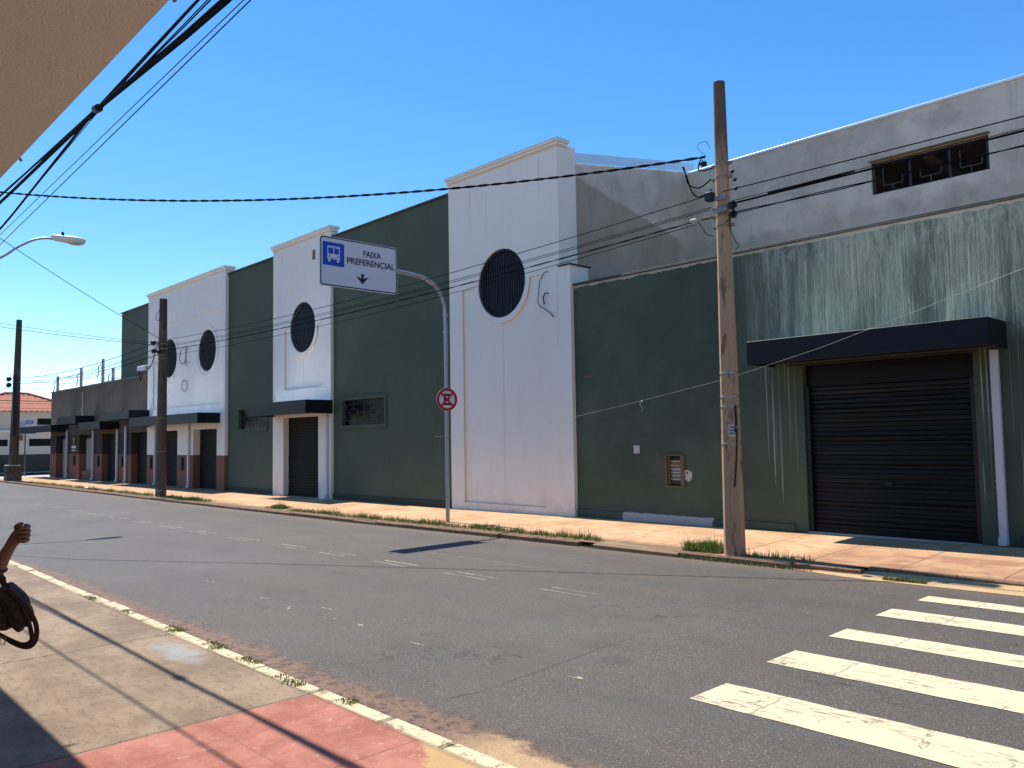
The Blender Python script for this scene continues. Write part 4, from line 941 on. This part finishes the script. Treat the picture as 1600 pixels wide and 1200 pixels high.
cable((-28.5, Y2, 5.0), (-49.6, 10.35, 5.2), .42, .010, 'middle wire from the dark pole to the farthest pole', GW)
cable((-28.5, Y2, 4.75), (-49.6, 10.35, 4.98), .25, .012, 'lower wire from the dark pole to the farthest pole', GW)
for i, (z, nm) in enumerate(((5.3, 'upper'), (5.0, 'middle'), (4.8, 'lower'))): cable((-49.6, 10.35, z), (-75, 10.6, z-.2), .5, .012, nm+' wire running left from the farthest pole out of the picture', GW)
# cable across the street (twisted) and other crossing wires
twisted((-6.46, 10.12, 5.76), (LPX+.1, 2.6, 7.2), .50, .011, .011, 34, 'thick twisted black cable crossing the whole street to the tan pole', None, 500, 2)
cable((-28.4, 10.3, 5.28), (-20.55, 2.6, 7.15), .1, .009, 'thin wire from the dark pole up to the lamp pole past the green wall edge')
cable((-28.4, 10.3, 5.05), (-47, 2.6, 8.6), .25, .009, 'faint wire from the dark pole to the upper left sky', 'two faint wires crossing the sky left of the green wall')
cable((-28.4, 10.3, 5.12), (-47, 2.6, 8.9), .27, .007, 'fainter upper wire beside another in the sky left of the green wall', 'two faint wires crossing the sky left of the green wall')
# bundle over the near pavement
GN = 'cables running over the near pavement'
def nb(label, y, za, zt, zb, r_, xa=-20.5, xb=8):
    n = 40; mb = MB(); pts = []
    for i in range(n+1):
        x_ = xa+(xb-xa)*i/n
        z_ = interp(x_, [(-20.5, za-.05), (-12.56, za), (-8.4, zt), (-5.8, zb), (8, zb+.25)]); yy = y+interp(x_, [(-12, .03), (-8.4, 0), (-5, .04)])*(1 if r_ > .01 else -1)
        pts.append((x_, yy, z_))
    mb.tube(pts, r_, 6, cap=False); return solo(mb, 'cable', 'cable', label, 'cable', GN, True)
nb('upper left strand of the overhead bundle near the tan canopy', 2.42, 5.12, 5.0, 5.14, .012)
nb('second strand of the overhead bundle, just right of the first', 2.43, 5.06, 4.985, 5.06, .010)
nb('thin middle strand of the overhead bundle', 2.44, 4.98, 4.98, 4.97, .006)
nb('thickest strand of the overhead bundle, sagging to the right', 2.42, 5.03, 4.985, 4.90, .020)
nb('lower strand that drops away from the bundle at left', 2.41, 4.64, 4.985, 4.93, .014)
nb('thin lowest strand beside the dropping one at left', 2.43, 4.58, 4.97, 4.98, .005)
mb = MB(); mb.tube([(-8.46, 2.42, 5.0), (-8.36, 2.42, 4.985)], .042, 8); solo(mb, 'cable_tie', 'black', 'black tie holding the overhead bundle together', 'cable tie')
mb = MB(); mb.tube([(-20.5, 2.0, 4.75), (8, 2.0, 4.75)], .012, 5); solo(mb, 'cable', 'cable', 'lone cable above the canopy edge, hidden behind it', 'cable', GN)
cable((-20.5, 2.9, 4.93), (8, 2.9, 5.8), .0, .0045, 'upper of two thin parallel wires right of the bundle', GN)
cable((-20.5, 2.9, 4.70), (8, 2.9, 5.91), .0, .0055, 'lower of two thin parallel wires right of the bundle', GN)
mb = MB(); ST = [(-13.40, 1.74), (-12.4, 1.75), (-11, 1.86), (-9.5, 2.03), (-8.2, 2.22), (-6.41, 2.51), (-5, 2.83), (-3.7, 3.19), (-2.49, 3.54), (0, 4.35), (4, 5.9), (9, 8)]
mb.tube([(a, Y1+.32, b) for a, b in ST], .0019, 5, cap=False); mb.tube([(-8.0, Y1+.32, 2.26), (-8.03, Y1+.3, 2.2), (-7.98, Y1+.3, 2.12), (-8.0, Y1+.3, 2.08)], .004, 5)
solo(mb, 'string', 'porcelain', 'pale thin string rising from the sign post past the garage awning', 'string', None, True)
# wires of the cross street far left
GC = 'wires of the cross street in the far sky'
zz_ = [6.35, 6.0, 5.75, 5.45, 5.2, 4.9, 4.6, 4.35]
for i, z in enumerate(zz_):
    cable((-58+.3*(i % 3), -6, z+.3), (-58-.3*(i % 2), 34, z+.25+.1*(i % 2)), .55+.1*(i % 3), .010 if i != 5 else .02, ['highest', 'second', 'third', 'fourth', 'fifth', 'thick sixth', 'seventh', 'lowest'][i]+' of the wires crossing the sky above the tiled roof', GC)
# thin posts behind the shop row
for i, (xx, zt, nm) in enumerate(((-73.0, 7.25, 'leftmost thin post'), (-66.7, 7.45, 'second thin post'), (-61.6, 7.75, 'tallest thin post'), (-59.4, 6.95, 'short thin post'))):
    t = thing('back_street_post', nm+' showing above the roof of the shop row', 'post', (xx, 18.4, -.3), 'posts behind the shop row')
    mb = MB(); mb.tube([(xx, 18.4, -.3), (xx, 18.4, zt)], [.14, .10], 8); mb.build('shaft', simple('post_concrete', (.33, .32, .31), .8), t)
    mb = MB(); mb.tube([(xx-.2, 18.3, zt-.4), (xx-.7, 18.3, zt-.5), (xx-.6, 18.3, zt-1.0), (xx-1.0, 18.3, zt-1.3)], .03, 5); mb.build('dangling_wire', 'cable', t, True)
for a, b, c_ in ((7.0, 7.4, 'upper'), (6.5, 6.9, 'middle'), (5.9, 6.2, 'lower')): cable((-73, 18.3, a), (-45, 18.3, b+.5), .2, .014, c_+' wire strung along the posts behind the shop row', 'wires along the back posts')

# ================================================================== bus lane sign on its curved post
SX = -13.46
BP = thing('bus_lane_sign', 'overhead white bus lane sign on a curved galvanised post', 'road sign', (SX, 10.84, -.06))
pts = [(SX, 10.84, -.3), (SX, 10.84, 2.9), (SX, 10.83, 4.36), (SX, 10.78, 4.62), (SX, 10.68, 4.82), (SX, 10.5, 4.97), (SX, 10.25, 5.07), (SX, 9.9, 5.11), (SX, 9.5, 5.12), (SX, 7.9, 5.12)]
squig(pts, .045, BP, 'post', 'galv')
for z in (4.3, 3.95): mb = MB(); mb.tube([(SX, 10.84, z), (SX, 10.84, z+.05)], .056, 12); mb.build('post_collar', 'galv', BP)
PY0, PY1, PZ0, PZ1 = 7.77, 9.54, 4.62, 5.58
PX = SX+.07
def rrect(y0, y1, z0, z1, r_, n=5):
    o = []
    for (cy_, cz_, a0) in ((y1-r_, z0+r_, -90), (y1-r_, z1-r_, 0), (y0+r_, z1-r_, 90), (y0+r_, z0+r_, 180)):
        for i in range(n+1): a = R(a0+90*i/n); o.append((cy_+r_*math.cos(a), cz_+r_*math.sin(a)))
    return o
def yz(loops, x, mats, name, parent, thick=None):         # polygon facing +X
    mb = MB(); pl = [[Vector((a, b, 0)) for a, b in lp] for lp in loops]; tr = tessellate_polygon(pl); al = [q for lp in loops for q in lp]; fs = []
    for t in tr:
        (ax, az), (bx, bz), (cx_, cz_) = (al[i] for i in t)
        fs.append(tuple(t) if (bx-ax)*(cz_-az)-(bz-az)*(cx_-ax) > 0 else tuple(t)[::-1])
    mb.add([(x, a, b) for a, b in al], fs)
    if thick:
        n = len(loops[0]); mb.add([(x, a, b) for a, b in loops[0]]+[(x-thick, a, b) for a, b in loops[0]], [(i, n+i, n+(i+1) % n, (i+1) % n) for i in range(n)]+[tuple(range(n, 2*n))[::-1]])
    return mb.build(name, mats, parent)
pn = yz([rrect(PY0, PY1, PZ0, PZ1, .06)], PX, 'signwhite', 'sign_panel', BP, .03)
yz([rrect(PY0+.012, PY1-.012, PZ0+.012, PZ1-.012, .055), rrect(PY0+.034, PY1-.034, PZ0+.034, PZ1-.034, .04)], PX+.003, 'signblack', 'border', pn)
W_, H_ = PY1-PY0, PZ1-PZ0
def uv(u, v): return (PY0+u*W_, PZ1-v*H_)
yz([rrect(uv(.035, 0)[0], uv(.30, 0)[0], uv(0, .585)[1], uv(0, .115)[1], .02)], PX+.003, 'signblue', 'blue_square', pn)
b0, b1 = uv(.035, .585), uv(.30, .115); bw, bh = b1[0]-b0[0], b1[1]-b0[1]
def q(u, v): return (b0[0]+u*bw, b0[1]+v*bh)
def qr(u0, u1, v0, v1): return [q(u0, v0), q(u1, v0), q(u1, v1), q(u0, v1)]
bus = [qr(.21, .79, .30, .84), qr(.25, .48, .50, .76)[::-1], qr(.52, .75, .50, .76)[::-1], [q(.305+.04*math.cos(t*.785), .40+.04*math.sin(t*.785)) for t in range(8)], [q(.695+.04*math.cos(t*.785), .40+.04*math.sin(t*.785)) for t in range(8)]]
yz(bus, PX+.006, 'signwhite', 'bus_symbol', pn)
mbq = MB()
for (u0, u1, v0, v1) in ((.25, .35, .16, .27), (.65, .75, .16, .27), (.18, .82, .275, .295)):
    c_ = qr(u0, u1, v0, v1); mbq.add([(PX+.006, a, b) for a, b in c_], [(0, 1, 2, 3)])
mbq.build('bus_wheels', 'signwhite', pn)
mbq = MB()
for (u0, u1, v0, v1) in ((.36, .48, .79, .81), (.52, .64, .79, .81), (.3, .7, .325, .335)):
    c_ = qr(u0, u1, v0, v1); mbq.add([(PX+.009, a, b) for a, b in c_], [(0, 1, 2, 3)])
mbq.build('bus_details', 'signblue', pn)
a = uv(.545, .305); text_mesh('FAIXA', 'lettering', 'signblack', (PX+.004, a[0], a[1]), (0, 1, 0), (0, 0, 1), .125, .235*W_, pn, bold=.022)
a = uv(.335, .49); text_mesh('PREFERENCIAL', 'lettering', 'signblack', (PX+.004, a[0], a[1]), (0, 1, 0), (0, 0, 1), .125, .63*W_, pn, bold=.022)
ar = [(.515, .66), (.515, .76), (.445, .715), (.53, .88), (.615, .715), (.55, .76), (.55, .66)]
yz([[uv(*t) for t in ar]], PX+.004, 'signblack', 'arrow', pn)
for z in (4.85, 5.35): mb = MB(); mb.bbox(SX-.06, PX-.031, 8.1, 8.16, z, z+.05, .004); mb.bbox(SX-.06, PX-.031, 9.2, 9.26, z, z+.05, .004); mb.build('panel_bracket', 'galv', BP)
mb = MB(); mb.bbox(SX-.02, SX+.02, 7.66, 7.71, 5.1, 5.3, .008); mb.build('post_end_cap', 'metal', BP, True)
# no stopping sign
ang = R(-12); NSX, NSY, NSZ = SX+.05, 10.80, 2.52
NS = thing('no_stopping_sign', 'round red and white no stopping sign with a black letter E and red cross', 'road sign', (NSX, NSY, NSZ))
nx_ = Vector((math.cos(ang), math.sin(ang), 0)); ny_ = Vector((-math.sin(ang), math.cos(ang), 0)); NC = Vector((NSX, NSY, NSZ))+nx_*.03
def disc(loops, d, mat, name, parent, thick=None):
    mb = MB(); pl = [[Vector((a, b, 0)) for a, b in lp] for lp in loops]; al = [q_ for lp in loops for q_ in lp]; fs = []
    for t in tessellate_polygon(pl):
        (ax, az), (bx, bz), (cx_, cz_) = (al[i] for i in t); fs.append(tuple(t) if (bx-ax)*(cz_-az)-(bz-az)*(cx_-ax) > 0 else tuple(t)[::-1])
    mb.add([NC+nx_*d+ny_*a+Vector((0, 0, b)) for a, b in al], fs)
    if thick:
        n = len(loops[0]); mb.add([NC+nx_*d+ny_*a+Vector((0, 0, b)) for a, b in loops[0]]+[NC+nx_*(d-thick)+ny_*a+Vector((0, 0, b)) for a, b in loops[0]], [(i, n+i, n+(i+1) % n, (i+1) % n) for i in range(n)]+[tuple(range(n, 2*n))[::-1]])
    return mb.build(name, mat, parent)
RS = .245
pl_ = disc([circ(0, 0, RS)], 0, 'signwhite', 'plate', NS, .006)
disc([circ(0, 0, RS-.003), circ(0, 0, RS*.76)], .006, 'signred', 'red_ring', pl_)
E_ = [(-.075, -.12), (.075, -.12), (.075, -.075), (-.03, -.075), (-.03, -.022), (.06, -.022), (.06, .022), (-.03, .022), (-.03, .075), (.075, .075), (.075, .12), (-.075, .12)]
disc([E_], .003, 'signblack', 'letter_e', pl_)
for s_ in (1, -1):
    c_, d_ = math.cos(R(45)), math.sin(R(45))*s_; L, h = RS*.85, .022
    disc([[(-L*c_+h*d_, -L*d_-h*c_), (L*c_+h*d_, L*d_-h*c_), (L*c_-h*d_, L*d_+h*c_), (-L*c_-h*d_, -L*d_+h*c_)]], .009+.002*(s_ > 0), 'signred', 'red_bar', pl_)
disc([circ(0, .165, .006, 8)], .012, 'metal', 'bolt', pl_)

# ================================================================== weeds and grass along the kerbs
def grass(name, label_unused, spots, n, mat='weed', hmin=.04, hmax=.13, dry=.06, zfun=None):
    mb = MB(); vs_ = []; fs = []; mi = []
    for _ in range(n):
        x0, x1, y0, y1 = random.choice(spots) if len(spots) > 1 else spots[0]
        x_ = random.uniform(x0, x1); y_ = random.triangular(y0, y1, (y0+y1)/2)
        cl = .5+.5*math.sin(x_*3.1+1.3*math.sin(x_*7.7))*math.cos(y_*9)
        if random.random() > .2+.8*cl**1.1: continue
        z_ = (zfun(x_, y_) if zfun else g(x_)-.055)
        dr = random.random() < dry
        h = random.uniform(hmin, hmax)*(.6+.6*cl)*(1.9 if dr else 1); a = random.uniform(0, 6.28); wv = random.uniform(.003, .007)*(0.5 if dr else 1)
        lx, ly = math.cos(a), math.sin(a); ln = random.uniform(.1, .6)*h*(.3 if dr else 1); b = random.uniform(0, 6.28)
        o = len(vs_)
        vs_ += [(x_-lx*wv, y_-ly*wv, z_), (x_+lx*wv, y_+ly*wv, z_), (x_+lx*wv*.8+math.cos(b)*ln*.4, y_+ly*wv*.8+math.sin(b)*ln*.4, z_+h*.6), (x_-lx*wv*.8+math.cos(b)*ln*.4, y_-ly*wv*.8+math.sin(b)*ln*.4, z_+h*.6), (x_+math.cos(b)*ln, y_+math.sin(b)*ln, z_+h)]
        fs += [(o, o+1, o+2, o+3), (o+3, o+2, o+4)]; mi += [1 if dr else 0]*2
    mb.v = vs_; mb.f = [list(f_) for f_ in fs]; mb.mi = mi
    return mb.build(name, ['weed', 'dry'], None, kind='stuff')
grass('far_kerb_grass', '', [(-19.3, -15.5, 10.18, 10.62), (-15.5, -12, 10.18, 10.62), (-12, -8.8, 10.18, 10.58), (-20.8, -19.9, 10.3, 10.8)], 11000, hmin=.02, hmax=.11, dry=.14)
grass('distant_kerb_grass', '', [(-46, -36, 10.2, 10.7), (-36, -29, 10.2, 10.65), (-28, -24.5, 10.2, 10.7)], 8000, hmin=.04, hmax=.11, dry=.2)
grass('pole_foot_weeds', '', [(-7.15, -6.5, 10.2, 10.6)], 3600, hmin=.06, hmax=.2, dry=.05)
grass('pole_side_weeds', '', [(-6.1, -5.1, 10.2, 10.4)], 500, hmin=.03, hmax=.1, dry=.3)
grass('gutter_weeds', '', [(-20, -7, 9.98, 10.06), (-7, -5, 9.98, 10.06), (-4.1, -3.6, 9.92, 9.98)], 2600, hmin=.02, hmax=.06, dry=.3, zfun=lambda x, y: g(x)-.13)
NKG = [(-7.75, -7.45, 2.84, 3.0), (-6.9, -6.55, 2.84, 3.0), (-6.2, -5.95, 2.84, 2.98), (-5.55, -5.2, 2.80, 2.95), (-10, -9.6, 2.8, 2.9), (-8.9, -8.6, 2.8, 2.92), (-4.75, -4.6, 2.84, 2.98)]
grass('near_kerb_weeds', '', NKG, 2600, hmin=.006, hmax=.028, dry=.12, zfun=lambda x, y: -.005)

# litter
def litter(pos, s, label, mat='paper'):
    mb = MB(); x_, y_, z_ = pos; a = random.uniform(0, 3)
    vs_ = [(x_+s*math.cos(a+i*1.26)*random.uniform(.6, 1), y_+s*math.sin(a+i*1.26)*random.uniform(.6, 1), z_+random.uniform(.004, .02)) for i in range(5)]+[(x_, y_, z_+.03*s/.05*.5)]
    mb.add(vs_, [(i, (i+1) % 5, 5) for i in range(5)]); solo(mb, 'litter', mat, label, 'litter')
litter((-3.0, 3.28, -.08), .012, 'tiny white scrap in the gutter at the bottom of the picture')
litter((-7.65, 3.75, -.11), .03, 'white paper scrap lying by the near gutter')
litter((-12.15, 11.8, -.02), .05, 'crushed scrap on the far pavement before the big white tower')
litter((-29.5, 11.5, -.08), .09, 'white scraps on the pavement before the left shutters')
litter((-36.5, 10.35, -.1), .14, 'flattened white box on the far kerb grass')

# ================================================================== person at the left edge, holding a bag on the arm
PO = Vector((-4.14, .91, 1.31))
ra = Vector((.688, .725, 0)); fa = Vector((-.725, .688, 0)); za = Vector((0, 0, 1))
def PL(a, b, c=0): return PO+ra*a+za*b+fa*c
PS = thing('person', 'person with a raised forearm and closed fist entering at the left edge', 'person', tuple(PL(-.55, -1.31)))
def skin(chains, name, mat, parent, sub=1):
    """chains: list of [(point, radius)...]; first point may reuse an earlier point by identical coordinates"""
    vs_, rs, es = [], [], []
    def idx(p_, r_):
        for i, q_ in enumerate(vs_):
            if (q_-p_).length < 1e-5: return i
        vs_.append(p_.copy()); rs.append(r_); return len(vs_)-1
    for ch in chains:
        pr = None
        for p_, r_ in ch:
            i = idx(p_, r_)
            if pr is not None and pr != i: es.append((pr, i))
            pr = i
    org = Vector(parent['_o'])
    me = bpy.data.meshes.new(name); me.from_pydata([v-org for v in vs_], es, []); o = bpy.data.objects.new(name, me); COL.objects.link(o)
    m_ = o.modifiers.new('s', 'SKIN'); m_.use_smooth_shade = True
    me.skin_vertices[0].data[0].use_root = True
    for i, r_ in enumerate(rs): me.skin_vertices[0].data[i].radius = r_ if isinstance(r_, tuple) else (r_, r_)
    sm = o.modifiers.new('u', 'SUBSURF'); sm.levels = sub; sm.render_levels = sub
    bpy.context.view_layer.update()
    dg = bpy.context.evaluated_depsgraph_get(); me2 = bpy.data.meshes.new_from_object(o.evaluated_get(dg))
    bpy.data.objects.remove(o); me2.materials.clear(); me2.materials.append(M[mat])
    me2.polygons.foreach_set('use_smooth', [True]*len(me2.polygons)); me2.polygons.foreach_set('material_index', [0]*len(me2.polygons))
    o = bpy.data.objects.new(name, me2); COL.objects.link(o); o.parent = parent; o['_o'] = list(org)
    return o
B = -.52   # the body stands left of the frame
pel = PL(B, -.40); chst = PL(B, -.05); nck = PL(B+.0, .13); hd0 = PL(B+.02, .20); hd1 = PL(B+.03, .33)
shR, shL = PL(B+.01, .06, .17), PL(B+.01, .06, -.17)
elb = PL(-.165, -.275, .0); wr = PL(-.048, -.055, 0)
chains = [
 [(pel, .12), (PL(B, -.22), .105), (chst, .13), (nck, .052), (hd0, .065), (hd1, .085), (PL(B+.02, .39), .06)],
 [(chst, .13), (PL(B, .06, -.1), .08), (shL, .052), (PL(-.36, -.12, -.10), .045), (elb, .040), (PL(-.13, -.20), .040), (PL(-.085, -.12), .031), (wr, .023), (PL(-.02, -.012, 0), .031), (PL(.004, .008, 0), .034), (PL(.016, .002, -.004), .030)],
 [(chst, .13), (PL(B, .06, .1), .08), (shR, .052), (PL(B+.02, -.22, .2), .04), (PL(B+.08, -.42, .19), .03), (PL(B+.09, -.50, .18), .034)],
 [(pel, .12), (PL(B, -.48, .1), .09), (PL(B+.03, -.86, .1), .062), (PL(B-.01, -1.23, .11), .038), (PL(B+.10, -1.275, .12), .03)],
 [(pel, .12), (PL(B, -.48, -.1), .09), (PL(B-.05, -.86, -.1), .062), (PL(B-.12, -1.23, -.1), .038), (PL(B-.01, -1.275, -.11), .03)],
]
body = skin(chains, 'body', 'skin', PS, 2)
# closed fist: four curled fingers and a thumb
def fing(kn, mid, tip, r_): return [[(kn, r_), (kn.lerp(mid, .5), r_*.98), (mid, r_*.96), (mid.lerp(tip, .5), r_*.88), (tip, r_*.8)]]
for i in range(4):
    c = -.036+.024*i; L = (1, 1.08, 1.03, .88)[i]
    kn = PL(.014, .036-.018*i, -.002); k1 = PL(.014+.026*L, .030-.019*i, -.010); k2 = PL(.012+.026*L, .026-.019*i, -.030); k3 = PL(.004, .022-.017*i, -.036)
    skin([[(kn, .0115), (kn.lerp(k1, .6), .0112), (k1, .0108), (k1.lerp(k2, .6), .0100), (k2, .0096), (k3, .0086)]], 'finger', 'skin', body, 2)
skin([[(PL(-.018, .020, -.014), .013), (PL(-.004, .036, -.026), .012), (PL(.014, .044, -.032), .0105), (PL(.028, .046, -.030), .009)]], 'thumb', 'skin', body, 2)
# head features, hair, clothes
mb = MB(); HC = PL(B+.03, .31); mb.ball(HC, (.088, .095, .125), 12); hm = mb.build('head', 'skin', body, True)
mb = MB(); mb.ball(HC+za*.035-ra*.02, (.1, .106, .115), 12); mb.ball(HC-ra*.08-za*.05, (.05, .07, .11), 10); mb.build('hair', 'hair', PS, True)
mb = MB(); mb.ball(HC+ra*.098-za*.01, (.016, .014, .024), 8); mb.build('nose', 'skin', hm, True)
for s_ in (1, -1): mb = MB(); mb.ball(HC+ra*.02+fa*.096*s_, (.018, .01, .03), 8); mb.build('ear', 'skin', hm, True)
for s_ in (-1, 1): mb = MB(); mb.ball(HC+ra*.086+fa*.033*s_+za*.012, (.011, .012, .008), 8); mb.build('eye', 'hair', hm, True)
mb = MB(); mb.ball(HC+ra*.086-za*.055, (.012, .024, .007), 8); mb.build('mouth', 'leather', hm, True)
skin([[(PL(B, -.56), .135), (PL(B, -.46), .15), (PL(B, -.34), .136), (PL(B, -.22), .124), (chst, .148), (PL(B, .09), .09)], [(chst, .148), (PL(B, .06, -.1), .095), (shL, .068), (PL(-.40, -.07, -.12), .062)], [(chst, .148), (PL(B, .06, .1), .095), (shR, .068), (PL(B+.02, -.12, .19), .06)]], 'shirt', 'shirt', PS, 2)
skin([[(PL(B, -.40), .138), (PL(B, -.48, .1), .104), (PL(B+.03, -.86, .1), .078), (PL(B-.01, -1.22, .11), .062)], [(PL(B, -.40), .138), (PL(B, -.48, -.1), .104), (PL(B-.05, -.86, -.1), .078), (PL(B-.12, -1.22, -.1), .062)]], 'trousers', 'trousers', PS, 2)
for a, c in ((B+.05, .115), (B-.06, -.105)):
    mb = MB(); mb.ball(PL(a, -1.275, c), (.12, .06, .035), 8)
    mb.v = [tuple(PL(a, -1.275, c)+ra*(Vector(v)-PL(a, -1.275, c)).x+fa*(Vector(v)-PL(a, -1.275, c)).y+za*(Vector(v)-PL(a, -1.275, c)).z) for v in mb.v]; mb.build('shoe', 'black', PS, True)

# bag hanging from the forearm
HB = thing('handbag', 'slouchy dark brown leather handbag hanging from the forearm by its strap', 'handbag', tuple(PL(-.07, -.4)))
def blob(c, rx, ry, rz, tilt, parent, name, seed=0, squash=None):
    mb = MB(); mb.ball((0, 0, 0), 1, 18); out = []
    for v in mb.v:
        x_, y_, z_ = v
        n_ = 1+.07*math.sin(5*x_+seed)*math.cos(4*z_+seed)+.045*math.sin(11*x_+3*z_+seed)+.03*math.cos(9*z_-4*y_)
        if squash: x_, z_ = squash(x_, z_)
        a_, b_ = x_*rx*n_, z_*rz*n_
        a2 = a_*math.cos(tilt)-b_*math.sin(tilt); b2 = a_*math.sin(tilt)+b_*math.cos(tilt)
        out.append(tuple(PL(c[0]+a2, c[1]+b2, c[2]+y_*ry*n_)))
    mb.v = out; return mb.build(name, 'leather', parent, True)
bb = blob((-.018, -.318, 0), .066, .05, .112, R(24), HB, 'bag_body', 1.0, lambda x_, z_: (x_*(1-.38*max(0, z_)), z_))
blob((-.085, -.375, .015), .092, .055, .052, R(10), HB, 'bag_side', 2.2)
blob((-.062, -.268, -.02), .028, .03, .040, R(20), HB, 'bag_flap', .4)
def strap(pts, name, w_=.011, fl=.28):
    P_ = [PL(*q_) for q_ in pts]; out = []
    for i in range(len(P_)-1):
        p0, p1, p2, p3 = P_[max(i-1, 0)], P_[i], P_[i+1], P_[min(i+2, len(P_)-1)]
        for s_ in range(8):
            t = s_/8; out.append(.5*((2*p1)+(-p0+p2)*t+(2*p0-5*p1+4*p2-p3)*t*t+(-p0+3*p1-3*p2+p3)*t**3))
    out.append(P_[-1]); mb = MB(); mb.tube(out, w_, 8, flat=fl, updir=tuple(fa.cross(za))); return mb.build(name, 'leather', HB, True)
strap([(-.03, -.235, -.04), (.02, -.28, -.045), (.055, -.32, -.04), (.085, -.375, -.03), (.090, -.43, -.02), (.072, -.478, -.01), (.03, -.498, 0), (-.03, -.478, 0), (-.12, -.42, 0)], 'strap')
strap([(.035, -.31, -.045), (.058, -.36, -.04), (.070, -.42, -.03), (.068, -.462, -.02), (.03, -.482, -.01), (-.03, -.466, 0), (-.11, -.425, 0)], 'strap')
mb = MB()
kn = [(-.085, -.165, .0), (-.088, -.18, 0), (-.080, -.20, 0), (-.074, -.215, 0), (-.066, -.23, 0), (-.062, -.24, 0), (-.05, -.255, 0)]
mb.tube([PL(*q_) for q_ in kn], [.007, .011, .016, .011, .014, .009, .014], 8); mb.build('handle_knot', 'leather', HB, True)
mb = MB(); cc = PL(-.045, -.255, -.01)
for s_ in range(14): pass
mb.tube([cc+ra*.018*math.cos(t*.45)+za*.016*math.sin(t*.45)-fa*.02 for t in range(15)], .003, 6); mb.build('ring', 'metal', HB, True)
mb = MB(); cc = PL(-.066, -.463, -.012); mb.tube([cc+ra*.016+za*.012, cc+ra*.01-za*.018, cc-ra*.012-za*.012, cc-ra*.006+za*.018, cc+ra*.016+za*.012], .0025, 6); mb.build('buckle', 'metal', HB, True)
# handle loop round the forearm
lc = PL(-.10, -.145, 0)
mb = MB(); mb.tube([lc+ra*.036*math.cos(t*.42)*.8+fa*.040*math.sin(t*.42)-za*.02*math.cos(t*.42) for t in range(16)], .006, 6); mb.build('handle_loop', 'leather', HB, True)

for o in bpy.data.objects:
    if '_o' in o: del o['_o']
